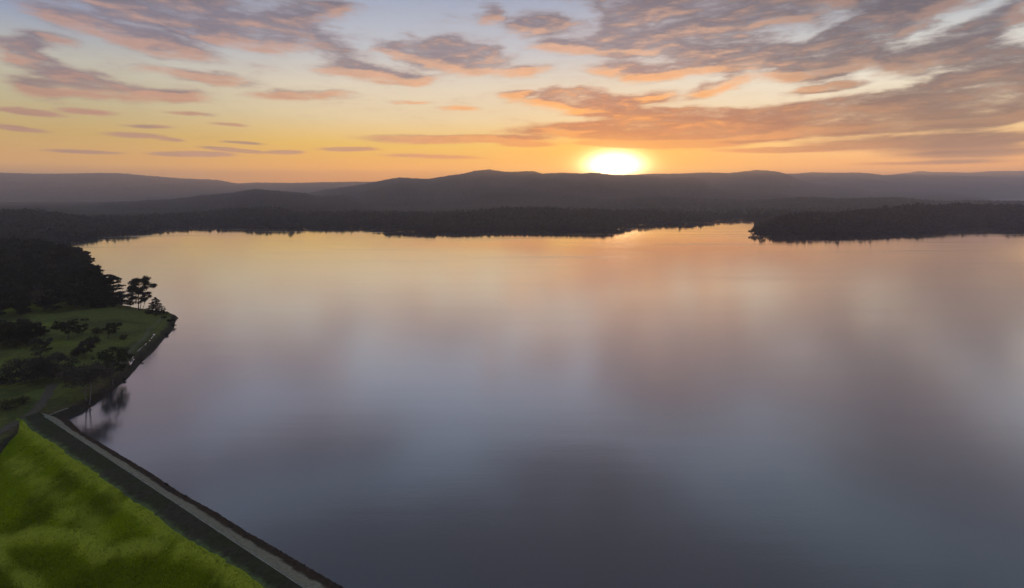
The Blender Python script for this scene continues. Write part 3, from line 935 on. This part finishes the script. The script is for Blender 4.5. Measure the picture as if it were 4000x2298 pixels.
    tr2 = np.array([dam_hit(*p) for p in [(-40, 2150), (30, 2200), (90, 2245), (150, 2298), (210, 2350)]])
    tr3 = np.array([dam_hit(*p) for p in [(398, 2163), (360, 2060), (300, 1990)]])
    dk = [dam_hit(*p) for p in [(20, 2260), (360, 2260), (560, 2200), (130, 2030), (390, 1985), (230, 1900)]]
    mg, T, out = mat("lush_dam_grass")
    geo = T.n('ShaderNodeNewGeometry'); pos = geo.outputs['Position']
    pale = T.n('ShaderNodeAttribute', attribute_name='pale').outputs['Fac']
    rank = T.n('ShaderNodeAttribute', attribute_name='rank').outputs['Fac']
    down = T.mapping(pos, rot=(0, 0, math.atan2(NN[1], NN[0])), scale=(.5, 1.5, 1), kind='TEXTURE')
    n1 = T.noise(down, 1.5, 7.0, .78); n2 = T.noise(pos, .075, 4.0, .6); n3 = T.noise(pos, 3.2, 4.0, .7)
    f = T.math('ADD', T.math('MULTIPLY', n1, .55), T.math('MULTIPLY', n3, .45))
    c = T.ramp(f, [(.30, (.070, .092, .001, 1)), (.70, (.215, .262, .003, 1))])
    c = T.mix(T.smooth(n2, .35, .7), c, T.ramp(f, [(.3, (.052, .070, .001, 1)), (.7, (.170, .208, .004, 1))]))
    c = T.mix(T.math('MULTIPLY', rank, .85), c, T.ramp(f, [(.3, (.020, .027, .001, 1)), (.7, (.078, .090, .002, 1))]))
    c = T.mix(T.math('MULTIPLY', pale, .9), c, T.ramp(f, [(.3, (.185, .205, .010, 1)), (.7, (.400, .420, .045, 1))]))
    b = T.n('ShaderNodeBsdfPrincipled'); T.put(b.inputs['Base Color'], c); b.inputs['Roughness'].default_value = .9; b.inputs['Specular IOR Level'].default_value = 0
    bp = T.n('ShaderNodeBump'); T.put(bp.inputs['Height'], f); bp.inputs['Strength'].default_value = .7; bp.inputs['Distance'].default_value = .6; T.put(b.inputs['Normal'], bp.outputs[0])
    T.put(out.inputs[0], b.outputs[0])
    bo = np.argsort(bench[:, 0])
    def at(X, Y, tg, sg):
        j = (fbm(X / 5, Y / 5, 71) - .5)
        db = dline(X, Y, bench); d1 = dline(X, Y, tr1); d2 = dline(X, Y, tr2); d3 = dline(X, Y, tr3)
        rim = sst(3.0 - (sg - gsl[None, :]) + j * 3.5, -1.5, 2)
        pale = np.maximum.reduce([rim * .9, .85 * sst(2.0 - db + j * 3, -1.5, 1.6), .75 * sst(2.2 - d1 + j * 4, -2, 2), .8 * sst(1.6 - d2 + j * 2, -1, 1.2), .55 * sst(2.2 - d3 + j * 3, -2, 1.5)])
        yb = np.interp(X, bench[bo, 0], bench[bo, 1])
        rank = sst(yb - Y, 1.5, 4) * sst(13 - (yb - Y), -4, 4) * .7
        for p, r in zip(dk, (9, 10, 7, 7, 9, 8)):
            rank = np.maximum(rank, .8 * sst(r - np.hypot(X - p[0], Y - p[1]) + j * 6, -3, 4))
        rank = np.maximum(rank, .9 * sst(np.interp(X, tr2[:, 0], tr2[:, 1]) - Y, 1.0, 4) * (X < tr2[-1, 0]))
        return {'pale': pale * sst(fbm(X / 9, Y / 9, 73), .2, .5), 'rank': rank}
    def zface(tg, sg, q):
        X = A[0] + DD[0] * tg + NN[0] * sg; Y = A[1] + DD[1] * tg + NN[1] * sg
        yb = np.interp(X, bench[bo, 0], bench[bo, 1])
        step = -1.1 * sst(yb - Y, .5, 4.5) * (X < bench[bo[-1], 0] + 30) + .9 * sst(yb - Y, 4.5, 22)
        z = 3.86 - np.maximum(sg - gsl[None, :], 0) / 2.45 + step * sst(sg - gsl[None, :], 0, 4) + .5 * (fbm(tg / 9, sg / 9, 74) - .5) + .45 * (fbm(tg / 1.3, sg / 1.3, 75) - .5) * sst(sg, grass_s, grass_s + 5)
        return 3.86 + (z - 3.86) * sst(sg - gsl[None, :], 0, 2.5)
    sheet("grass_face", gsl, one * 78, 90, zface, mg, at)
    # standing grass on the face
    nt = 70000
    tt = RNG.random(nt) ** .9 * 235; qq = RNG.random(nt)
    g0 = np.interp(tt, t, gsl); sg = g0 + .3 + qq * (48 - g0)
    X = A[0] + DD[0] * tt + NN[0] * sg; Y = A[1] + DD[1] * tt + NN[1] * sg
    yb = np.interp(X, bench[bo, 0], bench[bo, 1])
    stp = (-1.1 * sst(yb - Y, .5, 4.5) * (X < bench[bo[-1], 0] + 30) + .9 * sst(yb - Y, 4.5, 22)) * sst(sg - g0, 0, 4)
    z = 3.86 - (sg - g0) / 2.45 + stp + .5 * (fbm(tt / 9, sg / 9, 74) - .5) + .45 * (fbm(tt / 1.3, sg / 1.3, 75) - .5)
    z = 3.86 + (z - 3.86) * sst(sg - g0, 0, 2.5)
    hgt = (.12 + .24 * RNG.random(nt) ** 2) * (.5 + fbm(X / 6, Y / 6, 77)); ang = RNG.random(nt) * 6.283; wd = .10 + .16 * RNG.random(nt)
    ca, sa = np.cos(ang), np.sin(ang); ln = RNG.normal(0, .16, (nt, 2))
    b0 = np.stack([X - ca * wd, Y - sa * wd, z - .08], -1); b1 = np.stack([X + ca * wd, Y + sa * wd, z - .08], -1)
    tp = np.stack([X + ln[:, 0], Y + ln[:, 1], z + hgt], -1)
    V = np.stack([b0, b1, tp], 1).reshape(-1, 3)
    d_b = dline(X, Y, bench); d_1 = dline(X, Y, tr1)
    pl = np.maximum(.85 * sst(2.0 - d_b, -1.5, 1.6), .75 * sst(2.2 - d_1, -2, 2)); pl = np.maximum(pl, .9 * sst(3.0 - (sg - g0), -1.5, 2))
    pl = np.maximum(pl, .8 * sst(1.6 - dline(X, Y, tr2), -1, 1.2)); pl = np.maximum(pl, .55 * sst(2.2 - dline(X, Y, tr3), -2, 1.5))
    rkk = .9 * sst(np.interp(X, tr2[:, 0], tr2[:, 1]) - Y, 1.0, 4) * (X < tr2[-1, 0])
    for p_, r_ in zip(dk, (9, 10, 7, 7, 9, 8)):
        rkk = np.maximum(rkk, .8 * sst(r_ - np.hypot(X - p_[0], Y - p_[1]), -3, 4))
    pl = np.clip(pl + RNG.normal(0, .18, nt), 0, 1)
    o = part("standing_grass", raw_mesh("standing_grass", V, np.arange(3 * nt).reshape(-1, 3), mg, False, {'pale': np.repeat(pl, 3), 'rank': np.repeat(np.clip(rkk + (RNG.random(nt) < .15) * .6, 0, 1), 3)})); o['kind'] = 'stuff'
    # loose rock along the waterline: uncountable
    rk = []
    Fk = []
    base = np.array([(1, 0, 0), (-1, 0, 0), (0, 1, 0), (0, -1, 0), (0, 0, 1), (0, 0, -1)], dtype=float)
    fo = [(0, 2, 4), (2, 1, 4), (1, 3, 4), (3, 0, 4), (2, 0, 5), (1, 2, 5), (3, 1, 5), (0, 3, 5)]
    nst = 5200
    tt = RNG.random(nst) * 330 + 1
    fr = RNG.random(nst) ** 1.7
    wls = np.interp(tt, t, wl)
    ss = wls - .5 + fr * 3.6
    for i in range(nst):
        r = (.10 + .24 * RNG.random() ** 2)
        pw = A + DD * tt[i] + NN * ss[i]
        qq = (ss[i] - (wls[i] - 2.6)) / (kerb_s - wls[i] + 2.6)
        zz = -1.15 + 5.1 * max(qq, 0) ** .95 + r * .25
        v = base * (r * (.6 + .8 * RNG.random((6, 1)))) * np.array([1, 1, .7])
        a = RNG.random() * 6.28; ca, sa = math.cos(a), math.sin(a)
        v = np.stack([v[:, 0] * ca - v[:, 1] * sa, v[:, 0] * sa + v[:, 1] * ca, v[:, 2]], -1)
        rk.append(v + np.array([pw[0], pw[1], zz])); Fk += [(a_ + 6 * i, b_ + 6 * i, c_ + 6 * i) for a_, b_, c_ in fo]
    mr = gravel("wet_brown_rock", (.020, .014, .010, 1), (.105, .070, .046, 1), .9)
    o = part("rock_rubble", raw_mesh("rock_rubble", np.concatenate(rk), np.array(Fk), mr)); o['kind'] = 'stuff'


dam()


# ------------------------------------------------------------------ trees
def tube(pts, radii, sides=6):
    pts = np.array(pts, dtype=float); n = len(pts)
    V = []; Fc = []
    for i in range(n):
        d = pts[min(i + 1, n - 1)] - pts[max(i - 1, 0)]; d = d / (np.linalg.norm(d) + 1e-9)
        a = np.cross(d, [0.3, 1, .1]); a /= np.linalg.norm(a); b = np.cross(d, a)
        for k in range(sides):
            th = 2 * PI * k / sides
            V.append(pts[i] + radii[i] * (math.cos(th) * a + math.sin(th) * b))
    for i in range(n - 1):
        for k in range(sides):
            k2 = (k + 1) % sides
            Fc.append((i * sides + k, i * sides + k2, (i + 1) * sides + k2, (i + 1) * sides + k))
    return np.array(V), np.array(Fc)


def join(parts):
    V = []; Fc = []; o = 0
    for v, f in parts:
        V.append(v); Fc.append(f + o); o += len(v)
    return np.concatenate(V), np.concatenate(Fc)


def leaves(clumps, size, rng, flat=.0, droop=0.0):
    """quads spread through each clump's volume"""
    Cs = []; 
    for (c, r, n) in clumps:
        d = rng.standard_normal((n, 3)); d /= np.linalg.norm(d, axis=1, keepdims=True)
        d *= rng.random((n, 1)) ** .42
        Cs.append(np.array(c) + d * np.array(r))
    C = np.concatenate(Cs); n = len(C)
    e1 = rng.standard_normal((n, 3)); e1[:, 2] *= (1 - flat)
    if droop: e1[:, 2] -= droop * rng.random(n) * 2
    e1 /= np.linalg.norm(e1, axis=1, keepdims=True)
    e2 = np.cross(e1, rng.standard_normal((n, 3))); e2 /= np.linalg.norm(e2, axis=1, keepdims=True)
    s = size * (.55 + .9 * rng.random((n, 1)))
    a = e1 * s; b = e2 * s * .6
    V = np.stack([C - a * .9, C + b, C + a, C - b * .85], 1).reshape(-1, 3)
    return V, np.arange(4 * n).reshape(-1, 4)


def limb(p0, p1, r0, r1, rng, bend=.12):
    p0 = np.array(p0, float); p1 = np.array(p1, float); L = np.linalg.norm(p1 - p0)
    ts_ = np.linspace(0, 1, 5)
    off = rng.normal(0, bend * L * .35, 3)
    return tube([p0 + (p1 - p0) * k + off * math.sin(PI * k) for k in ts_], [r0 + (r1 - r0) * k for k in ts_], 5)


# every builder makes a tree of height 1 and crown width `w`
def make_gum(rng, w=.75, lean=0.0, stems=1, dens=1.0):
    tr = []; cl = []
    top = np.array([lean, 0, .72])
    tr.append(limb((0, 0, 0), top * .8, .016, .009, rng, .05)); tr.append(limb(top * .78, top, .009, .004, rng))
    if stems > 1: tr.append(limb((.022, .01, 0), (.05 + lean, .0, .5), .010, .006, rng, .05))
    spots = [(-.30, .06, .55), (-.20, -.1, .48), (-.24, .12, .72), (-.10, .02, .84), (.06, -.04, .93), (.16, .1, .92), (.30, 0, .78), (.40, .03, .74), (.03, .13, .66), (.12, -.12, .62), (-.06, -.13, .7), (-.34, .03, .66), (-.14, .1, .58), (.0, 0, .56), (.22, -.05, .9), (-.2, 0, .9)]
    for (x, y, z) in spots:
        x = x * w / .78 + lean * z; y = y * w / .5
        q = np.array([x + rng.normal(0, .015), y + rng.normal(0, .03), z + rng.normal(0, .012)])
        st = np.array([lean * .6, 0, .40 + .5 * (z - .5)])
        tr.append(limb(st, q, .006, .002, rng))
        for k in range(4):
            c = q + rng.normal(0, .035, 3) * np.array([1, 1, .6])
            cl.append((c, (.078 + .035 * rng.random(), .078 + .035 * rng.random(), .046 + .03 * rng.random()), int(165 * dens)))
    return join(tr), leaves(cl, .0135, rng, 0, .35)


def make_broad(rng, w=.9, dens=1.0, bare=.25, lop=0.0, n=16, size=.026, stems=1):
    tr = []; cl = []
    for s_ in range(stems):
        bx = (s_ - (stems - 1) / 2) * .10
        tr.append(limb((bx * .6, rng.normal(0, .02) * (stems > 1), 0), (bx * 1.6, 0, bare + .22), .022 / math.sqrt(stems), .012 / math.sqrt(stems), rng, .1))
    for k in range(n):
        a = 2 * PI * k / n * 2.4 + rng.random(); rr = w * .5 * (.25 + .62 * rng.random() ** .6)
        zz = bare + .10 + (1 - bare - .2) * (rng.random() ** .8) * (1 - .35 * (rr / (w * .5)) ** 2)
        q = np.array([math.cos(a) * rr + lop * (zz - bare), math.sin(a) * rr, zz])
        tr.append(limb((0, 0, bare + .05), q * np.array([.9, .9, .95]), .010, .003, rng))
        r = (.11 + .08 * rng.random()) * max(w, .6)
        cl.append((q, (r, r, r * .66), int(120 * dens)))
        for _ in range(2):
            cl.append((q + rng.normal(0, r * .75, 3) * np.array([1, 1, .5]), (r * .45, r * .45, r * .3), int(28 * dens)))
    return join(tr), leaves(cl, size, rng)


def make_cedar(rng, w=.6, dens=1.0, tiers=9, bare=.22):
    """open tree of flat, separate layers of foliage"""
    tr = [limb((0, 0, 0), (rng.normal(0, .02), 0, .95), .018, .004, rng, .04)]; cl = []
    for k in range(tiers):
        z = bare + (.97 - bare) * (k + .4 * rng.random()) / (tiers - .3)
        spread = w * .5 * (1 - .62 * ((z - bare) / (1 - bare)) ** 1.6) * (.75 + .4 * rng.random())
        nb = 4
        for j in range(nb):
            a = 2 * PI * (j / nb) + k * 1.3 + rng.normal(0, .4)
            e = np.array([math.cos(a) * spread, math.sin(a) * spread, z + .01 + rng.normal(0, .014)])
            tr.append(limb((0, 0, z - .03), e, .006, .002, rng))
            for f in (.45, .75, 1.0):
                c = np.array([0, 0, z]) * (1 - f) + e * f
                cl.append((c + rng.normal(0, .012, 3), (.085 * w / .6 * (.7 + .6 * rng.random()), .085 * w / .6, .030), int(72 * dens)))
    cl.append(((0, 0, .965), (.05, .05, .035), int(40 * dens)))
    return join(tr), leaves(cl, .017, rng, .5)


def make_conifer(rng, w=.5, dens=1.0, rows=13, bare=.06, blunt=.0):
    tr = [limb((0, 0, 0), (0, 0, .97), .018, .003, rng, .02)]; cl = []
    for k in range(rows):
        f = k / (rows - 1)
        z = bare + (.98 - bare) * f
        R = w * .5 * ((1 - f) ** (.85 - .4 * blunt) + .03) * (.82 + .3 * rng.random())
        nb = max(4, int(9 * (1 - f) + 3))
        for j in range(nb):
            a = 2 * PI * j / nb + k * .7 + rng.normal(0, .25)
            e = np.array([math.cos(a) * R, math.sin(a) * R, z - .35 * R * (1 - blunt) + rng.normal(0, .01)])
            tr.append(limb((0, 0, z), e, .004, .0012, rng))
            for g in (.4, .72, .98):
                cl.append((np.array([0, 0, z]) * (1 - g) + e * g, (.036 + .03 * w, .036 + .03 * w, .024 + .014 * blunt), int(20 * dens)))
    return join(tr), leaves(cl, .022, rng, .3)


def make_bush(rng, w=1.6, dens=1.0, n=12, size=.075):
    tr = []; cl = []
    for k in range(n):
        a = rng.random() * 6.28; rr = w * .5 * (.15 + .62 * rng.random() ** .6); z = .30 + .46 * rng.random() * (1 - .5 * rr / (w * .5))
        q = np.array([math.cos(a) * rr, math.sin(a) * rr, z])
        tr.append(limb((rng.normal(0, .05), rng.normal(0, .05), 0), q, .03, .01, rng))
        cl.append((q, (.26, .26, .22), int(48 * dens)))
    return join(tr), leaves(cl, size, rng)


def tree_meshes(kind, seed, mleaf, mbark, **kw):
    rng = np.random.default_rng(seed)
    (tv, tf), (cv, cf) = kind(rng, **kw)
    return raw_mesh("trunk", tv, tf, mbark, True), raw_mesh("crown", cv, cf, mleaf)


def place(name, meshes, xyz, height, label, cat, group=None, rot=0.0, wide=1.0):
    root = bpy.data.objects.new(name, None)
    root.location = (float(xyz[0]), float(xyz[1]), float(xyz[2]) - .25)
    root.rotation_euler = (0, 0, rot); root.scale = (height * wide, height * wide, height)
    root.empty_display_size = .1
    COL.objects.link(root)
    tag(root, label, cat, group)
    for nm, me in zip(("trunk", "crown"), meshes):
        o = bpy.data.objects.new(nm, me); o.parent = root; COL.objects.link(o)
    return root


def stand(name, px, py, hpx, kind, seed, label, cat="tree", leaf=None, bk=None, group=None, rot=0.0, **kw):
    """a tree whose foot stands where this direction meets the ground, hpx photo-pixels tall"""
    q = Q(px, py); hm = hpx / F * q[1]
    return place(name, tree_meshes(kind, seed, leaf or M_LEAF_DARK, bk or M_BARK, **kw), q, hm, label, cat, group, rot)


# the trees standing against the water at the point
stand("gum_tree", 543, 1213, 131, make_gum, 101, "tall gum tree with two bare trunks and a high open crown on the grassy point", w=.72, stems=2, dens=1.25)
stand("gum_tree", 553, 1215, 76, make_gum, 102, "smaller gum with drooping crown leaning lakewards beside the tall two-trunked gum", w=.5, lean=.26, dens=.8)
stand("conifer_tree", 606, 1226, 64, make_conifer, 103, "squat dense dark conifer nearest the tip of the point", w=1.15, dens=1.7, blunt=.75, rows=11)
stand("spreading_tree", 499, 1206, 54, make_broad, 104, "low umbrella-shaped tree on several stems between the tall gum and the wood", w=1.3, bare=.24, stems=4, n=20, size=.032)
stand("cedar_tree", 441, 1196, 124, make_cedar, 105, "open layered tree with sky gaps, twin tops, at the lake end of the wood", w=.66, dens=1.3, tiers=8)
stand("cedar_tree", 411, 1194, 124, make_cedar, 106, "slim layered tree with tufted crown just behind the conical dark tree", w=.46, dens=1.3, tiers=8, bare=.35)
stand("round_tree", 452, 1198, 56, make_broad, 107, "dense round dark tree under the open layered tree", w=1.35, bare=.08, n=20, size=.04, dens=1.3)
stand("conifer_tree", 387, 1200, 108, make_conifer, 108, "conical dark tree with a tufted tip at the end of the wood", w=.58, dens=1.5)
stand("cedar_tree", 357, 1194, 160, make_cedar, 109, "largest layered pine at the end of the wood, ragged branches over the water", w=.62, dens=1.7, tiers=11, bare=.15)
stand("broad_tree", 340, 1206, 90, make_broad, 110, "dark bushy tree in front of the largest layered pine", w=.9, bare=.08, n=18, size=.034, dens=1.2)

# trees scattered over the pasture
stand("paddock_tree", 268, 1326, 78, make_broad, 111, "lopsided dark tree with visible stem, largest in the middle of the pasture", leaf=M_LEAF_OLIVE, w=1.15, bare=.30, lop=-.35, n=17, size=.034)
stand("paddock_tree", 323, 1308, 52, make_broad, 112, "narrow two-tiered tree just right of the lopsided pasture tree", leaf=M_LEAF_OLIVE, w=.72, bare=.14, n=12, size=.044)
stand("bush", 330, 1254, 16, make_bush, 113, "small flat bush alone high on the pasture", "bush", leaf=M_LEAF_OLIVE, w=2.2)
stand("bush", 380, 1304, 34, make_bush, 114, "rounded bush between the two-tiered tree and the leaning tree", "bush", leaf=M_LEAF_OLIVE, w=1.25)
stand("leaning_tree", 424, 1322, 74, make_broad, 115, "tree leaning towards the water, its crown swept to one side", leaf=M_LEAF_OLIVE, w=.72, bare=.16, lop=.5, n=15, size=.036)
stand("bush", 482, 1326, 26, make_bush, 116, "small round bush nearest the shore trail on the open pasture", "bush", leaf=M_LEAF_OLIVE, w=1.15)
stand("bush", 357, 1342, 40, make_bush, 117, "bush low on the pasture just above the ragged dark tree", "bush", leaf=M_LEAF_OLIVE, w=1.4)
stand("ragged_tree", 328, 1404, 88, make_broad, 118, "ragged dark tree on several stems below the middle of the pasture", leaf=M_LEAF_MAUVE, w=.80, bare=.18, n=16, size=.034, stems=3)
stand("bush", 300, 1392, 40, make_bush, 119, "dark bush against the foot of the ragged tree", "bush", leaf=M_LEAF_OLIVE, w=1.0)
stand("spreading_tree", 444, 1444, 96, make_broad, 120, "wide low olive tree above the puddles by the shore", leaf=M_LEAF_OLIVE, w=1.15, bare=.12, n=18, size=.032)
stand("gum_tree", 441, 1503, 104, make_broad, 121, "pale-stemmed thin tree on the bank above the dark reflection", leaf=M_LEAF_OLIVE, bk=M_PALE, w=.85, bare=.42, n=13, size=.028, dens=.75)
stand("gum_tree", 348, 1578, 168, make_broad, 122, "big spreading gum with forked pale trunk by the corner of the dam", leaf=M_LEAF_MAUVE, bk=M_PALE, w=1.08, bare=.46, lop=-.35, n=24, size=.020, dens=1.2, stems=2)
stand("spreading_tree", 205, 1492, 122, make_broad, 123, "huge spreading dark tree hanging over the upper end of the gravel track", leaf=M_LEAF_MAUVE, w=1.25, bare=.10, n=26, size=.022, dens=1.25)
stand("spreading_tree", 100, 1500, 118, make_broad, 124, "broad dark tree left of the huge tree over the track", leaf=M_LEAF_MAUVE, w=1.15, bare=.10, n=22, size=.024, dens=1.2)
stand("ragged_tree", 160, 1396, 98, make_broad, 125, "bare-looking twiggy tree between the dark thicket and the huge spreading tree", leaf=M_LEAF_MAUVE, w=.82, bare=.14, n=14, size=.026, dens=.7)
stand("thicket_tree", 110, 1352, 102, make_broad, 126, "tall dark thicket tree at the pasture's inner edge", w=1.0, bare=.05, n=20, size=.030, dens=1.3)
stand("thicket_tree", 48, 1354, 122, make_broad, 127, "blackish thicket tree in the middle of the thicket by the pasture", w=1.05, bare=.05, n=22, size=.028, dens=1.3)
stand("thicket_tree", -20, 1352, 112, make_broad, 128, "outermost dark tree of the thicket, cut by the edge of the photo", w=1.1, bare=.05, n=22, size=.028, dens=1.3)
stand("bush", 166, 1310, 28, make_bush, 129, "low olive bush at the inner edge of the pasture beside the thicket", "bush", leaf=M_LEAF_OLIVE, w=1.8)
stand("bush", 120, 1290, 34, make_bush, 134, "dark bush behind the thicket at the inner corner of the pasture", "bush", leaf=M_LEAF_DARK, w=1.7)
stand("bush", 28, 1600, 58, make_bush, 130, "dark bush beside the gravel track at the edge of the photo", "bush", leaf=M_LEAF_OLIVE, w=1.6, n=16, size=.05)
stand("bush", 88, 1578, 40, make_bush, 131, "smaller dark bush just up the slope from the track-side bush", "bush", leaf=M_LEAF_OLIVE, w=1.5, size=.06)
stand("bush", 10, 1500, 60, make_bush, 135, "dark shrub under the broad dark tree at the edge of the photo", "bush", leaf=M_LEAF_DARK, w=1.5, n=16, size=.05)
stand("bush", 344, 1574, 14, make_bush, 132, "little dark bush at the foot of the forked pale trunk", "bush", leaf=M_LEAF_DARK, w=2.0)
stand("bush", 508, 1398, 22, make_bush, 133, "little bush beside the puddles in the shore rut", "bush", leaf=M_LEAF_OLIVE, w=1.3)

# scrub hanging on the bank
for i, (px, py, hp, lb) in enumerate([(668, 1258, 16, "scrubby bush at the very tip of the point"), (676, 1276, 12, "scrubby bush on the bank just below the tip"),
                                      (640, 1244, 12, "low scrub on the crest of the bank beside the squat conifer"), (552, 1410, 12, "low bush hanging over the bank near the puddles"),
                                      (486, 1485, 12, "low bush on the bank below the wide olive tree"), (650, 1310, 10, "low bush on the bank above the lone reflection")]):
    stand("shore_bush", px, py, hp, make_bush, 140 + i, lb, "bush", "bushes along the bank" and None, w=2.0, size=.11)

# little shrubs on the dam's stone face
for i, (px, py, lb) in enumerate([(650, 1897, "tiny dark shrub standing above the water on the dam's stone edge"), (723, 1944, "second tiny shrub along the dam's stone edge, nearer the camera")]):
    q = P(px, py, .4)
    place("shrub", tree_meshes(make_bush, 160 + i, M_LEAF_DARK, M_BARK, w=1.0, size=.12), (q[0], q[1], .5), 1.1, lb, "shrub")

# the wood: each tree its own thing, a few seed trees copied about
PROTO = [tree_meshes(make_broad, 201, M_LEAF_DARK, M_BARK, w=.78, bare=.12, n=15, size=.040, dens=.62),
         tree_meshes(make_broad, 202, M_LEAF_DARK, M_BARK, w=.66, bare=.12, n=14, size=.040, dens=.62),
         tree_meshes(make_broad, 203, M_LEAF_MAUVE, M_BARK, w=.85, bare=.10, n=16, size=.040, dens=.6),
         tree_meshes(make_conifer, 204, M_LEAF_DARK, M_BARK, w=.46, dens=1.1, blunt=.2),
         tree_meshes(make_cedar, 205, M_LEAF_DARK, M_BARK, w=.62, dens=1.1, tiers=8, bare=.18),
         tree_meshes(make_broad, 206, M_LEAF_DARK, M_BARK, w=.72, bare=.2, n=13, size=.038, dens=.62, lop=.15)]


def by_top(px, py, hm):
    """a tree hm metres tall whose top lies in this direction"""
    z = 6.0
    for _ in range(25):
        q = P(px, py, z + hm)
        z = .5 * z + .5 * max(1.0, float(h_pen(np.array([q[0]]), np.array([q[1]]))[0]))
    return np.array([q[0], q[1], z])


for i, (px, py, hm, k, lb) in enumerate([
        (333, 1018, 23, 4, "layered pine standing out of the wood just behind the largest layered pine"),
        (316, 985, 22, 3, "slim spiky conifer on the wood's lake edge, lower of two spires"),
        (307, 990, 21, 0, "dark round-headed tree next to the lower spire on the wood's lake edge"),
        (284, 966, 24, 3, "slim spiky conifer on the wood's lake edge, higher of two spires"),
        (268, 974, 21, 1, "low dark tree in the dip between the higher spire and the umbrella pine"),
        (242, 950, 24, 4, "umbrella-topped pine where the far wood meets the lake"),
        (222, 948, 22, 0, "broad tree next to the umbrella pine at the far end of the wood")]):
    q = by_top(px, py, hm)
    place("wood_edge_tree", PROTO[k], q, hm, lb, "tree", None, random.random() * 6)

EDGEW = np.array([Q(*p)[:2] for p in [(-260, 1290), (-100, 1280), (0, 1270), (60, 1262), (130, 1246), (200, 1226), (300, 1211), (345, 1200)]])
pts = []
tries = 0
while len(pts) < 285 and tries < 60000:
    tries += 1
    y = random.uniform(380, 830); x = random.uniform(-1.02, -.745) * y
    if x < -900 or (x > -.775 * y and y < 520): continue
    ye = np.interp(x, EDGEW[:, 0], EDGEW[:, 1])
    if y < ye + 1: continue
    X = np.array([x]); Y = np.array([y])
    if not inside(X, Y)[0] or dline(X, Y, EDGE)[0] < 7: continue
    if any((x - a) ** 2 + (y - b) ** 2 < (8.4 if y < ye + 45 else 10.5) ** 2 for a, b, in pts): continue
    pts.append((x, y))
print("wood trees", len(pts), "tries", tries)
for (x, y) in pts:
    z = float(h_pen(np.array([x]), np.array([y]))[0])
    d = dline(np.array([x]), np.array([y]), EDGE)[0]
    ye = np.interp(x, EDGEW[:, 0], EDGEW[:, 1])
    hm = random.uniform(15, 22) if y - ye > 14 else random.uniform(9, 15)
    hm *= .82 + .18 * min(1, d / 30)
    k = random.choices(range(6), (4, 4, 2, 1, 1, 3))[0]
    place("wood_tree", PROTO[k], (x, y, z), hm, "one of the crowded dark trees of the wood behind the pasture", "tree", "trees of the wood behind the pasture", random.random() * 6.28, random.uniform(.9, 1.15))

# trees that can be told apart at the tip of the far headland
FARP = [tree_meshes(make_broad, 301, M_LEAF_DARK, M_BARK, w=.95, bare=.2, n=10, size=.06, dens=.6), tree_meshes(make_broad, 302, M_LEAF_DARK, M_BARK, w=.75, bare=.15, n=10, size=.06, dens=.6)]
for i, (px, py, hp, k, lb) in enumerate([(2932, 915, 22, 0, "round tree overhanging the water at the tip of the far headland"), (2945, 913, 26, 1, "second tree in from the tip of the far headland"),
                                         (2958, 911, 34, 0, "third tree in from the tip of the far headland, taller"), (2972, 909, 44, 1, "fourth tree in from the tip of the far headland, on rising ground")]):
    q = P(px, py, .8)
    place("headland_tree", FARP[k], (q[0], q[1], .5), hp / F * q[1], lb, "tree", None, i * 1.3)

# a lone marker post out in the lake
def post():
    q = P(394, 1047, 0.0)
    root = bpy.data.objects.new("marker_post", None); root.location = (q[0], q[1], 0); COL.objects.link(root)
    tag(root, "thin dark marker post standing in the lake beyond the wood", "post")
    v, f = tube([(0, 0, -3), (0, 0, 0), (.02, 0, 1.6), (.03, 0, 3.4)], [.14, .13, .12, .11], 8)
    obj("pole", raw_mesh("pole", v, f, M_BARK, True), root)
    v, f = tube([(.03, 0, 3.4), (.03, 0, 3.42), (.03, 0, 3.62), (.03, 0, 3.7)], [.11, .19, .19, .02], 8)
    obj("cap", raw_mesh("cap", v, f, M_BARK, False), root)


post()

# ------------------------------------------------------------------ evening haze
def haze():
    x0, x1, y0, y1, z0, z1 = -24000, 24000, -2500, 20000, -22.0, 765.0
    V = [(x, y, z) for z in (z0, z1) for y in (y0, y1) for x in (x0, x1)]
    Fc = [(0, 2, 3, 1), (4, 5, 7, 6), (0, 1, 5, 4), (2, 6, 7, 3), (0, 4, 6, 2), (1, 3, 7, 5)]
    me = bpy.data.meshes.new("haze"); me.from_pydata(V, [], Fc); me.update()
    m = bpy.data.materials.new("evening_haze"); m.use_nodes = True
    T = NT(m.node_tree); out = T.n('ShaderNodeOutputMaterial')
    pv = T.n('ShaderNodeVolumePrincipled')
    pv.inputs['Color'].default_value = (.92, .87, .90, 1)
    pv.inputs['Density'].default_value = 8.2e-5
    pv.inputs['Anisotropy'].default_value = .45
    T.put(out.inputs['Volume'], pv.outputs[0])
    me.materials.append(m)
    o = obj("haze", me); o['kind'] = 'stuff'


haze()
